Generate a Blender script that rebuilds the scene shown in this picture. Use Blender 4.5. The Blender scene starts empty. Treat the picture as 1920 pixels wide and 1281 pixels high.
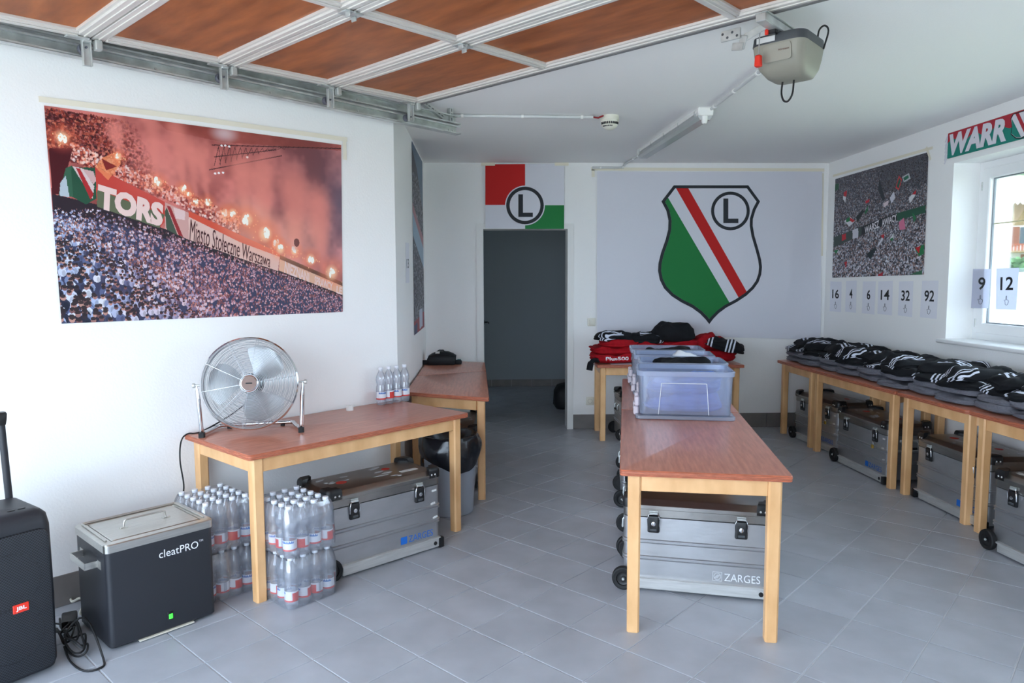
import bpy, bmesh, math, random
import numpy as np
from mathutils import Vector, Matrix, noise
from mathutils.bvhtree import BVHTree

SC = bpy.context.scene
COL = SC.collection
PI = math.pi
random.seed(7)

# ------------------------------------------------------------------ camera
FPX, PITCH, ROLL, YAW = 1329.36, 0.0867044, -0.0037780, 0.0301999
HC = 1.530
cyw, syw = math.cos(YAW), math.sin(YAW)
CF = Vector((syw * math.cos(PITCH), cyw * math.cos(PITCH), -math.sin(PITCH)))
r0 = Vector((cyw, -syw, 0)); u0 = r0.cross(CF)
CR = r0 * math.cos(ROLL) + u0 * math.sin(ROLL)
CU = CR.cross(CF)
CP = Vector((0, 0, HC))
camd = bpy.data.cameras.new('camera')
camd.sensor_width = 36.0
camd.lens = FPX / 1920 * 36.0
camd.clip_start = 0.02
camd.clip_end = 500
cam = bpy.data.objects.new('camera', camd)
COL.objects.link(cam)
m3 = Matrix((CR, CU, -CF)).transposed()
cam.matrix_world = Matrix.Translation(CP) @ m3.to_4x4()
SC.camera = cam

# ------------------------------------------------------------------ light, exposure
vs = SC.view_settings
vs.view_transform = 'Standard'; vs.look = 'None'; vs.gamma = 1.0
vs.use_curve_mapping = False
SC.cycles.transparent_max_bounces = 28
SC.cycles.diffuse_bounces = 9
vs.exposure = 0.54
world = bpy.data.worlds.new('daylight'); SC.world = world
world.use_nodes = True
bg = world.node_tree.nodes['Background']
bg.inputs['Color'].default_value = (0.68, 0.83, 1.0, 1)
bg.inputs['Strength'].default_value = 6.4
sund = bpy.data.lights.new('sun', 'SUN'); sund.energy = 6.0; sund.angle = 0.01
sund.color = (1.0, 0.97, 0.92)
sun = bpy.data.objects.new('sun', sund); COL.objects.link(sun)
sun.rotation_euler = Vector((0.62, -0.58, -1.25)).to_track_quat('-Z', 'Y').to_euler()

# the garage axes: D1 runs along the left wall into the room, D2 across the garage door
PHI = math.radians(44.02)
D1 = Vector((math.sin(PHI), math.cos(PHI), 0)); D2 = Vector((math.cos(PHI), -math.sin(PHI), 0))
TH = PI / 2 - PHI                     # rotation that turns local +x into D1 (local +y = -D2, towards the left wall)
def G(a, b, z=0.0): return D1 * a + D2 * b + Vector((0, 0, z))

def ray(x, y): return CF + CR * ((x - 960) / FPX) + CU * ((640.5 - y) / FPX)
def gz(x, y, z=0.0):
    d = ray(x, y); return CP + d * ((z - HC) / d.z)
def pln(x, y, P, n):
    d = ray(x, y); P = Vector(P); n = Vector(n); return CP + d * ((P - CP).dot(n) / d.dot(n))
def py(x, y, Y): return pln(x, y, (0, Y, 0), (0, 1, 0))
def px(x, y, X): return pln(x, y, (X, 0, 0), (1, 0, 0))
def pd2(x, y, b): return pln(x, y, D2 * b, D2)

for nm, c, xa, ya, zr in (('opening_portal', G(-0.97, -1.2, 1.2), 4.6, 2.35, D1), ('window_portal', Vector((3.86, 3.7, 1.72)), 3.0, 1.3, Vector((-1, 0, 0)))):
    pl_ = bpy.data.lights.new(nm, 'AREA'); pl_.shape = 'RECTANGLE'; pl_.size = xa; pl_.size_y = ya
    pl_.cycles.is_portal = True
    po = bpy.data.objects.new(nm, pl_); COL.objects.link(po); po.location = c
    po.rotation_euler = zr.to_track_quat('-Z', 'Y').to_euler()

# ------------------------------------------------------------------ helpers
def lin(c):
    out = []
    for v in c[:3]:
        v = v / 255.0
        out.append(v / 12.92 if v <= 0.04045 else ((v + 0.055) / 1.055) ** 2.4)
    return (*out, 1.0)

MATS = {}
def mat(name, c, rough=0.5, metal=0.0, var=0.0, vscale=8.0, bump=0.0, bscale=60.0, stretch=None, spec=None, rnd=0.0, c2=None, coat=0.0, world=False):
    if name in MATS: return MATS[name]
    m = bpy.data.materials.new(name); m.use_nodes = True
    nt = m.node_tree; N = nt.nodes; L = nt.links
    b = N['Principled BSDF']
    b.inputs['Base Color'].default_value = lin(c)
    b.inputs['Roughness'].default_value = rough
    b.inputs['Metallic'].default_value = metal
    if spec is not None: b.inputs['Specular IOR Level'].default_value = spec
    if coat: b.inputs['Coat Weight'].default_value = coat
    tc = None
    def coords():
        nonlocal tc
        if tc is None:
            t = N.new('ShaderNodeTexCoord'); mp = N.new('ShaderNodeMapping')
            if stretch: mp.inputs['Scale'].default_value = stretch
            L.new(N.new('ShaderNodeNewGeometry').outputs['Position'] if world else t.outputs['Object'], mp.inputs['Vector']); tc = mp.outputs['Vector']
        return tc
    col = None
    if var > 0:
        n = N.new('ShaderNodeTexNoise'); n.inputs['Scale'].default_value = vscale; n.inputs['Detail'].default_value = 5
        L.new(coords(), n.inputs['Vector'])
        r = N.new('ShaderNodeValToRGB')
        a = c2 if c2 else tuple(max(0, v * (1 - var)) for v in c)
        r.color_ramp.elements[0].color = lin(a); r.color_ramp.elements[1].color = lin(tuple(min(255, v * (1 + var * 0.6)) for v in c))
        r.color_ramp.elements[0].position = 0.3; r.color_ramp.elements[1].position = 0.7
        L.new(n.outputs['Fac'], r.inputs['Fac']); col = r.outputs['Color']
        L.new(col, b.inputs['Base Color'])
    if rnd > 0:
        oi = N.new('ShaderNodeObjectInfo'); hs = N.new('ShaderNodeHueSaturation'); mr = N.new('ShaderNodeMapRange')
        mr.inputs['To Min'].default_value = 1 - rnd; mr.inputs['To Max'].default_value = 1 + rnd
        L.new(oi.outputs['Random'], mr.inputs['Value']); L.new(mr.outputs['Result'], hs.inputs['Value'])
        if col: L.new(col, hs.inputs['Color'])
        else: hs.inputs['Color'].default_value = lin(c)
        L.new(hs.outputs['Color'], b.inputs['Base Color'])
    if bump > 0:
        n2 = N.new('ShaderNodeTexNoise'); n2.inputs['Scale'].default_value = bscale; n2.inputs['Detail'].default_value = 4
        L.new(coords(), n2.inputs['Vector'])
        bp = N.new('ShaderNodeBump'); bp.inputs['Strength'].default_value = bump; bp.inputs['Distance'].default_value = 0.01
        L.new(n2.outputs['Fac'], bp.inputs['Height']); L.new(bp.outputs['Normal'], b.inputs['Normal'])
    MATS[name] = m
    return m

def clear_mat(name, tint, body, fac, rough=0.12, gloss=0.12):
    """see-through plastic: part lets light straight through, part scatters, part reflects"""
    if name in MATS: return MATS[name]
    m = bpy.data.materials.new(name); m.use_nodes = True
    nt = m.node_tree; N = nt.nodes; L = nt.links
    out = N['Material Output']; b = N['Principled BSDF']
    b.inputs['Base Color'].default_value = lin(body); b.inputs['Roughness'].default_value = rough
    tr = N.new('ShaderNodeBsdfTransparent'); tr.inputs['Color'].default_value = lin(tint)
    tl = N.new('ShaderNodeBsdfTranslucent'); tl.inputs['Color'].default_value = lin(body)
    mx0 = N.new('ShaderNodeMixShader'); mx0.inputs['Fac'].default_value = 0.5
    L.new(b.outputs['BSDF'], mx0.inputs[1]); L.new(tl.outputs['BSDF'], mx0.inputs[2])
    mx = N.new('ShaderNodeMixShader'); mx.inputs['Fac'].default_value = fac
    L.new(tr.outputs['BSDF'], mx.inputs[1]); L.new(mx0.outputs['Shader'], mx.inputs[2])
    gl = N.new('ShaderNodeBsdfGlossy'); gl.inputs['Roughness'].default_value = rough
    lw = N.new('ShaderNodeLayerWeight'); lw.inputs['Blend'].default_value = 0.25
    mth = N.new('ShaderNodeMath'); mth.operation = 'MULTIPLY_ADD'; mth.inputs[1].default_value = 0.6; mth.inputs[2].default_value = gloss * 0.3
    L.new(lw.outputs['Fresnel'], mth.inputs[0])
    mx2 = N.new('ShaderNodeMixShader'); L.new(mth.outputs[0], mx2.inputs['Fac'])
    L.new(mx.outputs['Shader'], mx2.inputs[1]); L.new(gl.outputs['BSDF'], mx2.inputs[2])
    L.new(mx2.outputs['Shader'], out.inputs['Surface'])
    MATS[name] = m
    return m

def print_mat(name, rough=0.45):
    if name in MATS: return MATS[name]
    m = bpy.data.materials.new(name); m.use_nodes = True
    nt = m.node_tree; b = nt.nodes['Principled BSDF']
    a = nt.nodes.new('ShaderNodeAttribute'); a.attribute_name = 'print'
    nt.links.new(a.outputs['Color'], b.inputs['Base Color']); b.inputs['Roughness'].default_value = rough
    b.inputs['Specular IOR Level'].default_value = 0.3
    MATS[name] = m
    return m

def BM(): return bmesh.new()
def box(bm, c, s, rot=None, bev=0.0, seg=1, M=None):
    mt = Matrix.Translation(Vector(c))
    if rot is not None: mt = mt @ (rot if isinstance(rot, Matrix) else Matrix.Rotation(rot, 4, 'Z'))
    if M is not None: mt = M @ mt
    mt = mt @ Matrix.Diagonal((s[0], s[1], s[2], 1))
    r = bmesh.ops.create_cube(bm, size=1.0, matrix=mt)
    if bev > 0:
        es = {e for v in r['verts'] for e in v.link_edges}
        bmesh.ops.bevel(bm, geom=list(es), offset=bev, segments=seg, profile=0.5, affect='EDGES')
def box2(bm, a, b, bev=0.0, seg=1, M=None):
    a = Vector(a); b = Vector(b)
    box(bm, (a + b) / 2, (abs(b.x - a.x), abs(b.y - a.y), abs(b.z - a.z)), None, bev, seg, M)
def frame_of(d):
    d = d.normalized(); up = Vector((0, 0, 1)) if abs(d.z) < 0.9 else Vector((1, 0, 0))
    a = d.cross(up).normalized(); return a, d.cross(a).normalized()
def tube(bm, pts, r, n=8, closed=False, cap=True):
    pts = [Vector(p) for p in pts]; k = len(pts); rings = []
    a = None
    for i, p in enumerate(pts):
        if closed: d = pts[(i + 1) % k] - pts[i - 1]
        else: d = pts[min(i + 1, k - 1)] - pts[max(i - 1, 0)]
        d.normalize()
        if a is None: a, b = frame_of(d)
        else:
            a = (a - d * a.dot(d)).normalized(); b = d.cross(a)
        rr = r[i] if isinstance(r, (list, tuple)) else r
        rings.append([bm.verts.new(p + (a * math.cos(2 * PI * j / n) + b * math.sin(2 * PI * j / n)) * rr) for j in range(n)])
    for i in range(k if closed else k - 1):
        A = rings[i]; B = rings[(i + 1) % k]
        for j in range(n):
            bm.faces.new((A[j], A[(j + 1) % n], B[(j + 1) % n], B[j]))
    if cap and not closed:
        bm.faces.new(rings[0][::-1]); bm.faces.new(rings[-1])
def cyl(bm, p0, p1, r, n=14, r2=None):
    tube(bm, [p0, p1], [r, r if r2 is None else r2], n)
def lathe(bm, prof, n=20, M=None):
    M = M or Matrix.Identity(4); rings = []
    for r, z in prof:
        if r < 1e-6: rings.append([bm.verts.new(M @ Vector((0, 0, z)))])
        else: rings.append([bm.verts.new(M @ Vector((r * math.cos(2 * PI * j / n), r * math.sin(2 * PI * j / n), z))) for j in range(n)])
    for A, B in zip(rings, rings[1:]):
        for j in range(n):
            q = [A[j % len(A)], A[(j + 1) % n % len(A)], B[(j + 1) % n % len(B)], B[j % len(B)]]
            u = []
            for v in q:
                if v not in u: u.append(v)
            if len(u) > 2: bm.faces.new(u)
def rrect(L, D, r, k=4):
    pts = []
    r = min(r, L / 2 - 1e-4, D / 2 - 1e-4)
    for cx, cy, a0 in ((L / 2 - r, D / 2 - r, 0), (-L / 2 + r, D / 2 - r, PI / 2), (-L / 2 + r, -D / 2 + r, PI), (L / 2 - r, -D / 2 + r, 1.5 * PI)):
        for i in range(k + 1):
            a = a0 + PI / 2 * i / k; pts.append((cx + r * math.cos(a), cy + r * math.sin(a)))
    return pts
def loft(bm, rings, cap=True, M=None):
    """rings: list of lists of 3D points with equal counts"""
    R = [[bm.verts.new((M @ Vector(p)) if M else Vector(p)) for p in ring] for ring in rings]
    n = len(R[0])
    for A, B in zip(R, R[1:]):
        for j in range(n): bm.faces.new((A[j], A[(j + 1) % n], B[(j + 1) % n], B[j]))
    if cap:
        bm.faces.new(R[0][::-1]); bm.faces.new(R[-1])
def rloft(bm, L, D, r, prof, k=4, M=None, c=(0, 0), cap=True):
    """rounded rectangle swept up: prof = [(offset, z)]"""
    rings = [[(x + c[0], y + c[1], z) for x, y in rrect(L + 2 * o, D + 2 * o, max(0.001, r + o), k)] for o, z in prof]
    loft(bm, rings, cap, M)
def prism(bm, poly, h, M=None):
    """2D polygon in local xy, extruded along local z by h"""
    M = M or Matrix.Identity(4)
    A = [bm.verts.new(M @ Vector((x, y, 0))) for x, y in poly]; B = [bm.verts.new(M @ Vector((x, y, h))) for x, y in poly]
    n = len(poly)
    fa = bm.faces.new(A[::-1]); fb = bm.faces.new(B)
    for j in range(n): bm.faces.new((A[j], A[(j + 1) % n], B[(j + 1) % n], B[j]))
def sheet(bm, pts, th, n):
    """closed 3D polygon thickened by th along n"""
    n = Vector(n).normalized() * th
    A = [bm.verts.new(Vector(p)) for p in pts]; B = [bm.verts.new(Vector(p) + n) for p in pts]
    k = len(pts)
    fs = [bm.faces.new(A[::-1]), bm.faces.new(B)]
    for j in range(k): fs.append(bm.faces.new((A[j], A[(j + 1) % k], B[(j + 1) % k], B[j])))
    bmesh.ops.recalc_face_normals(bm, faces=fs)

def mesh_of(name, bm, smooth=None):
    bmesh.ops.recalc_face_normals(bm, faces=bm.faces[:])
    me = bpy.data.meshes.new(name); bm.to_mesh(me); bm.free()
    if smooth:
        me.shade_smooth(); me.set_sharp_from_angle(angle=math.radians(smooth))
    return me
def link(name, me, m=None, parent=None):
    if m is not None and not me.materials: me.materials.append(m)
    o = bpy.data.objects.new(name, me); COL.objects.link(o)
    if parent: o.parent = parent
    return o
def obj(name, bm, m, parent=None, smooth=None): return link(name, mesh_of(name, bm, smooth), m, parent)
def tag(o, label=None, cat=None, group=None, kind=None):
    if label: o['label'] = label
    if cat: o['category'] = cat
    if group: o['group'] = group
    if kind: o['kind'] = kind
    return o
def thing(name, label, cat, loc=(0, 0, 0), rotz=0.0, group=None):
    o = bpy.data.objects.new(name, None); COL.objects.link(o); o.empty_display_size = 0.1
    o.location = loc; o.rotation_euler = (0, 0, rotz)
    return tag(o, label, cat, group)
def dup(root, loc=None, rotz=None, label=None, group=None):
    r = root.copy(); COL.objects.link(r)
    if loc is not None: r.location = loc
    if rotz is not None: r.rotation_euler = (0, 0, rotz)
    if label: r['label'] = label
    if group: r['group'] = group
    for ch in list(root.children):
        c = ch.copy(); COL.objects.link(c); c.parent = r
        for g in ch.children:
            d = g.copy(); COL.objects.link(d); d.parent = c
    return r
def struct(name, bm, m, label=None, smooth=None):
    o = obj(name, bm, m, None, smooth); o['kind'] = 'structure'
    if label: o['label'] = label
    return o

def text_verts(s, bold=0.0, shear=0.0, spacing=1.0):
    cu = bpy.data.curves.new('lettering', 'FONT'); cu.body = s; cu.size = 1.0; cu.offset = bold; cu.shear = shear
    cu.space_character = spacing; cu.resolution_u = 3; cu.fill_mode = 'FRONT'
    o = bpy.data.objects.new('lettering', cu); COL.objects.link(o)
    dg = bpy.context.evaluated_depsgraph_get(); me = bpy.data.meshes.new_from_object(o.evaluated_get(dg))
    vs_ = [v.co.copy() for v in me.vertices]; fs_ = [tuple(p.vertices) for p in me.polygons]
    bpy.data.objects.remove(o); bpy.data.curves.remove(cu); bpy.data.meshes.remove(me)
    x0 = min(v.x for v in vs_); x1 = max(v.x for v in vs_); y0 = min(v.y for v in vs_); y1 = max(v.y for v in vs_)
    return [((v.x - x0) / (x1 - x0), (v.y - y0) / (y1 - y0)) for v in vs_], fs_, (x1 - x0) / (y1 - y0)
def text_quad(name, s, quad, m, parent=None, bold=0.0, shear=0.0, up=None, inv=None):
    """lettering stretched over a 3D quad: bottom-left, bottom-right, top-right, top-left"""
    uv, fs_, asp = text_verts(s, bold, shear)
    q = [Vector(p) for p in quad]
    pts = [(q[0] * (1 - u) + q[1] * u) * (1 - v) + (q[3] * (1 - u) + q[2] * u) * v for u, v in uv]
    me = bpy.data.meshes.new(name); me.from_pydata(pts, [], fs_); me.update()
    return link(name, me, m, parent)
def text_at(name, s, M, w, h, m, parent=None, bold=0.0, shear=0.0):
    """lettering in local xy of M, w wide and h tall, from its lower left corner"""
    q = [M @ Vector(p) for p in ((0, 0, 0), (w, 0, 0), (w, h, 0), (0, h, 0))]
    return text_quad(name, s, q, m, parent, bold, shear)

# local frame whose xy plane is a vertical face: x = right, y = up, z = outwards
def face(o, right):
    r = Vector(right).normalized(); u = Vector((0, 0, 1)); n = r.cross(u)
    return Matrix.Translation(Vector(o)) @ Matrix((r, u, n)).transposed().to_4x4()
# ------------------------------------------------------------------ materials
M_WALL = mat('white_plaster', (246, 246, 245), 0.85, bump=0.12, bscale=90, spec=0.2)
M_CEIL = mat('ceiling_paint', (245, 245, 244), 0.9, bump=0.1, bscale=120, spec=0.2)
M_TILE = mat('floor_tile', (168, 172, 180), 0.36, var=0.05, vscale=5, bump=0.04, bscale=260, rnd=0.035, spec=0.45, world=True)
M_GROUT = mat('grout', (206, 207, 210), 0.9)
M_BASE = mat('skirting_tile', (122, 117, 114), 0.5, var=0.06, vscale=9, rnd=0.04)
M_WHITEP = mat('white_paint', (236, 236, 233), 0.45)
M_PVC = mat('white_pvc', (240, 241, 242), 0.3)
M_TOP = mat('laminate_redbrown', (196, 132, 110), 0.28, var=0.08, vscale=9, stretch=(0.7, 7, 7), bump=0.02, bscale=160, c2=(176, 112, 90))
M_EDGE = mat('laminate_edge', (176, 98, 70), 0.45, var=0.2, vscale=20, stretch=(1, 1, 8))
M_BEECH = mat('beech_wood', (224, 180, 130), 0.42, var=0.08, vscale=10, stretch=(1, 1, 0.4), c2=(210, 160, 108))
M_LID = mat('worn_aluminium', (158, 155, 152), 0.30, 0.95, var=0.08, vscale=5, bump=0.06, bscale=18)
M_ALU = mat('brushed_aluminium', (180, 181, 184), 0.36, 0.80, var=0.035, vscale=6, bump=0.05, bscale=25, stretch=(1, 1, 3), rnd=0.08)
M_ALU2 = mat('aluminium_profile', (208, 208, 206), 0.42, 0.6, var=0.06, vscale=30, stretch=(0.3, 3, 3))
M_GALV = mat('galvanised_steel', (196, 200, 198), 0.36, 0.5, var=0.12, vscale=14)
M_CHROME = mat('chrome', (225, 225, 228), 0.12, 1.0)
M_WIRE = mat('grille_wire', (196, 200, 204), 0.28, 0.8)
M_BLACKP = mat('black_plastic', (22, 22, 24), 0.4)
M_RUBBER = mat('black_rubber', (18, 18, 20), 0.65)
M_STEEL = mat('stainless_steel', (200, 198, 192), 0.3, 0.95, var=0.06, vscale=40, stretch=(0.2, 4, 4), bump=0.02, bscale=80)
M_BRASS = mat('brass', (205, 170, 80), 0.3, 0.9)
M_BLACKINK = mat('black_ink', (28, 30, 34), 0.7)
M_WHITEINK = mat('white_ink', (232, 232, 236), 0.7)
M_PAPER = mat('white_paper', (234, 235, 243), 0.8)
M_TAPE = mat('masking_tape', (236, 230, 212), 0.7)
M_DOORFR = mat('door_frame_aluminium', (218, 214, 208), 0.4, 0.2)
M_DOORWOOD = mat('orange_stained_wood', (172, 98, 50), 0.5, var=0.12, vscale=3.2, stretch=(4, 1, 1), c2=(136, 72, 34), bump=0.03, bscale=30)
M_GREY = mat('opener_grey', (146, 144, 131), 0.45)
M_DGREY = mat('opener_charcoal', (66, 70, 74), 0.45)
M_RED = mat('signal_red', (226, 52, 34), 0.45)
M_CREAM = mat('switch_cream', (226, 224, 210), 0.4)
M_FLAGW = mat('flag_white', (222, 223, 232), 0.85, bump=0.5, bscale=4.5)
M_FLAGR = mat('flag_red', (196, 28, 26), 0.8)
M_FLAGG = mat('flag_green', (30, 124, 62), 0.8)
M_FLAGK = mat('flag_black', (44, 48, 54), 0.8)

CEIL = 2.69
YB = 7.17; XR = 3.42; DL = -3.76
K1 = Vector((-0.627, 4.762, 0)); K2 = Vector((-0.655, YB, 0))
LW0 = G(-1.0, DL)                                   # left wall, garage door end
FR0 = Vector((XR, -4.75, 0))

# ------------------------------------------------------------------ floor
bm = BM()
foot = [LW0 - D1 * .3 - D2 * .3, K1 + Vector((-.3, .1, 0)), Vector((-1.3, YB, 0)), Vector((-1.3, 10.3, 0)), Vector((1.9, 10.3, 0)), Vector((1.9, YB + .2, 0)), Vector((XR + .46, YB + .2, 0)), FR0 + Vector((.46, -.3, 0))]
prism(bm, [(p.x, p.y) for p in foot], 0.056, Matrix.Translation((0, 0, -0.06)))
floor = struct('floor', bm, M_GROUT, 'grey square tile floor with light grout lines')
TS = 0.3023; TG = 0.0045
bm = BM(); h = (TS - TG) / 2
loft(bm, [[(x * h, y * h, -0.004) for x, y in ((-1, -1), (1, -1), (1, 1), (-1, 1))],
          [(x * h, y * h, -0.0016) for x, y in ((-1, -1), (1, -1), (1, 1), (-1, 1))],
          [(x * (h - .0022), y * (h - .0022), 0) for x, y in ((-1, -1), (1, -1), (1, 1), (-1, 1))]], cap=True)
tile_me = mesh_of('tile', bm); tile_me.materials.append(M_TILE)
def inside(p, poly):
    c = False
    for i in range(len(poly)):
        a = poly[i]; b = poly[i - 1]
        if (a.y > p.y) != (b.y > p.y) and p.x < (b.x - a.x) * (p.y - a.y) / (b.y - a.y) + a.x: c = not c
    return c
cand = []
for i in range(-16, 34):
    for j in range(-22, 34):
        c = G(2.6959 + (i + .5) * TS, -2.4501 + (j + .5) * TS)
        if not inside(c, foot): continue
        d = c - CP; z = d.dot(CF)
        vis = 0
        if z > 0.5:
            u = 960 + FPX * d.dot(CR) / z; v = 640.5 - FPX * d.dot(CU) / z
            if -120 < u < 2040 and v < 1420: vis = 1 / z ** 3
            # parts of the floor that stand behind the walls are never seen
            if c.y > YB + .1 and not -0.4 < c.x < 1.3: vis *= 0.01
        cand.append((vis, c))
cand.sort(key=lambda t: -t[0])
for k, (v, c) in enumerate(cand[:300]):
    o = link('tile', tile_me, None, floor); o.location = c; o.rotation_euler = (0, 0, TH)
bm = BM()
for v, c in cand[300:]:
    M = Matrix.Translation(c) @ Matrix.Rotation(TH, 4, 'Z')
    loft(bm, [[(x * h, y * h, -0.004) for x, y in ((-1, -1), (1, -1), (1, 1), (-1, 1))], [(x * (h - .0015), y * (h - .0015), 0) for x, y in ((-1, -1), (1, -1), (1, 1), (-1, 1))]], True, M)
o = obj('tile_field', bm, M_TILE, floor); o['kind'] = 'stuff'

# ------------------------------------------------------------------ walls, ceiling
def wall(name, A, B, out, th, holes=(), label=None, z1=CEIL + .15, m=M_WALL):
    A = Vector(A); B = Vector(B); d = (B - A); L = d.length; d.normalize(); out = Vector(out).normalized()
    M = Matrix.Translation(A) @ Matrix((d, out, Vector((0, 0, 1)))).transposed().to_4x4()
    bm = BM(); z0 = -0.06
    if holes:
        s0, s1, h0, h1 = holes[0]
        parts = [(0, s0, z0, z1), (s1, L, z0, z1), (s0, s1, h1, z1)]
        if h0 > 0: parts.append((s0, s1, z0, h0))
    else: parts = [(0, L, z0, z1)]
    for a, b, c, e in parts: box2(bm, (a, 0, c), (b, th, e), M=M)
    return struct(name, bm, m, label)
wall('wall_left', LW0 - D1 * .3, K1, -D2, 0.3, label='white plastered wall behind the red crowd poster')
wall('wall_side', K1 + Vector((0, .0, 0)), K2 + Vector((0, .3, 0)), (-1, 0, 0), 0.3, label='short white wall beside the door')
DX0, DX1, DZ = -0.072, 0.783, 2.04
wall('wall_back', (-1.0, YB, 0), (XR + .5, YB, 0), (0, 1, 0), 0.18, [(DX0 + 1.0, DX1 + 1.0, 0, DZ)], 'white back wall with the dark doorway')
WY0, WY1, WZ0, WZ1 = 5.215, 2.20, 1.055, 2.375  # opening widened beyond the right edge of view to let in more daylight
wall('wall_right', (XR, YB + .2, 0), (XR, -5.1, 0), (1, 0, 0), 0.46, [(YB + .2 - WY0, YB + .2 - WY1, WZ0, WZ1)], 'white wall with the window')
fd = (FR0 - LW0); 
wall('wall_front', G(-1.0, DL - .3), G(-1.0, 6.0), -D1, 0.3, [(0.61, 0.3 + 3.76 + 1.1, 0, 2.36)], 'garage front wall with the door opening')
bm = BM()
cp_ = [LW0 - D1 * .3 - D2 * .3, K1 + Vector((-.3, .1, 0)), Vector((-1.3, YB, 0)), Vector((-1.3, 10.4, 0)), Vector((1.9, 10.4, 0)), Vector((1.9, YB + .2, 0)), Vector((XR + .46, YB + .2, 0)), FR0 + Vector((.46, -.35, 0))]
prism(bm, [(p.x, p.y) for p in cp_], 0.2, Matrix.Translation((0, 0, CEIL)))
struct('ceiling', bm, M_CEIL, 'flat white ceiling')
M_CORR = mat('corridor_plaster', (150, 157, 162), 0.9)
wall('wall_corridor_far', (-1.3, 10.13, 0), (1.9, 10.13, 0), (0, 1, 0), 0.15, label='far wall of the dark corridor', m=M_CORR)
wall('wall_corridor_left', (-1.15, YB + .17, 0), (-1.15, 10.2, 0), (-1, 0, 0), 0.15, label='left wall of the corridor', m=M_CORR)
wall('wall_corridor_right', (1.75, YB + .17, 0), (1.75, 10.2, 0), (1, 0, 0), 0.15, label='right wall of the corridor', m=M_CORR)

def baseboard(name, A, B, inw, h=0.15, label=None):
    A = Vector(A); B = Vector(B); d = B - A; L = d.length; d.normalize(); inw = Vector(inw).normalized()
    M = Matrix.Translation(A) @ Matrix((d, inw, Vector((0, 0, 1)))).transposed().to_4x4()
    if M.determinant() < 0: pass
    bm = BM(); box2(bm, (0, 0, 0), (L, 0.006, h - .002), M=M)
    root = struct(name, bm, M_GROUT, label)
    n = max(1, int(round(L / 0.302))); w = L / n
    for k in range(n):
        bm = BM(); box2(bm, (k * w + .0012, 0.004, 0.001), ((k + 1) * w - .0012, 0.012, h), 0.0015, 1, M)
        obj('skirting_tile', bm, M_BASE, root)
baseboard('baseboard_back', (DX1 + .055, YB, 0), (XR, YB, 0), (0, -1, 0), label='grey tile skirting along the back wall')
baseboard('baseboard_doorside', K2 + Vector((.0, 0, 0)), (DX0 - .062, YB, 0), (0, -1, 0), label='grey tile skirting left of the door')
baseboard('baseboard_left', G(-0.9, DL), K1, D2, label='grey tile skirting along the left wall')
baseboard('baseboard_side', K1, K2, (1, 0, 0), label='grey tile skirting along the short side wall')
baseboard('baseboard_right', (XR, YB, 0), (XR, 1.0, 0), (-1, 0, 0), label='grey tile skirting along the window wall')
baseboard('baseboard_corridor', (-1.15, 10.13, 0), (1.75, 10.13, 0), (0, -1, 0), 0.1, 'grey tile skirting at the end of the corridor')

# ------------------------------------------------------------------ door
bm = BM()
fw = 0.062
xa, xb = DX0 - fw, DX1 + fw - .005
prism(bm, [(xa, 0), (DX0 + .004, 0), (DX0 + .004, DZ - .004), (DX1 - .004, DZ - .004), (DX1 - .004, 0), (xb, 0), (xb, DZ + .05), (xa, DZ + .05)], .218, Matrix.Translation((0, YB + .2, 0)) @ Matrix.Rotation(PI / 2, 4, 'X'))
door = struct('door_1', bm, M_WHITEP, 'white door frame around the dark doorway')
bm = BM(); box2(bm, (DX0 - .042, YB + .12, 0.008), (DX0 - .002, YB + .96, DZ - .01), 0.003)
leaf = obj('door_leaf', bm, M_WHITEP, door)
bm = BM(); cyl(bm, (DX0 - .002, YB + .90, 1.05), (DX0 + .045, YB + .90, 1.05), 0.01)
tube(bm, [(DX0 + .045, YB + .90, 1.05), (DX0 + .05, YB + .86, 1.05), (DX0 + .05, YB + .77, 1.05)], 0.009)
lathe(bm, [(0, 0), (.025, 0), (.025, .006), (0, .006)], 16, Matrix.Translation((DX0 - .002, YB + .90, 1.05)) @ Matrix.Rotation(PI / 2, 4, 'Y'))
obj('door_handle', bm, M_BLACKP, leaf, 40)

# ------------------------------------------------------------------ window
bm = BM()
FX0, FX1 = XR + .20, XR + .275
fwid = 0.07
def wring(bm, y0, y1, z0, z1, w, x0, x1, bev=.004):
    A = [(y0, z0), (y1, z0), (y1, z1), (y0, z1)]; B = [(y0 - w, z0 + w), (y1 + w, z0 + w), (y1 + w, z1 - w), (y0 - w, z1 - w)]
    b = min(bev, w / 3)
    mid = lambda P, Q, t: [(p[0] + (q[0] - p[0]) * t, p[1] + (q[1] - p[1]) * t) for p, q in zip(P, Q)]
    t = b / w
    rings = [(A, x1), (A, x0 + b), (mid(A, B, t), x0), (mid(A, B, 1 - t), x0), (B, x0 + b), (B, x1)]
    R = [[bm.verts.new((x, p[0], p[1])) for p in P] for P, x in rings]
    for U_, V_ in zip(R, R[1:] + R[:1]):
        for j in range(4): bm.faces.new((U_[j], U_[(j + 1) % 4], V_[(j + 1) % 4], V_[j]))
win = struct('window_1', bm, M_PVC, 'white window frame in the right wall')
bm = BM(); wring(bm, WY0, WY1, WZ0 + .02, WZ1, fwid, FX0, FX1)
WM = (WY0 + WY1) / 2
box2(bm, (FX0 + .003, WM - .04, WZ0 + .02 + fwid - .002), (FX1 - .003, WM + .04, WZ1 - fwid + .002))
win.data = mesh_of('window_frame', bm); win.data.materials.append(M_PVC)
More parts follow.
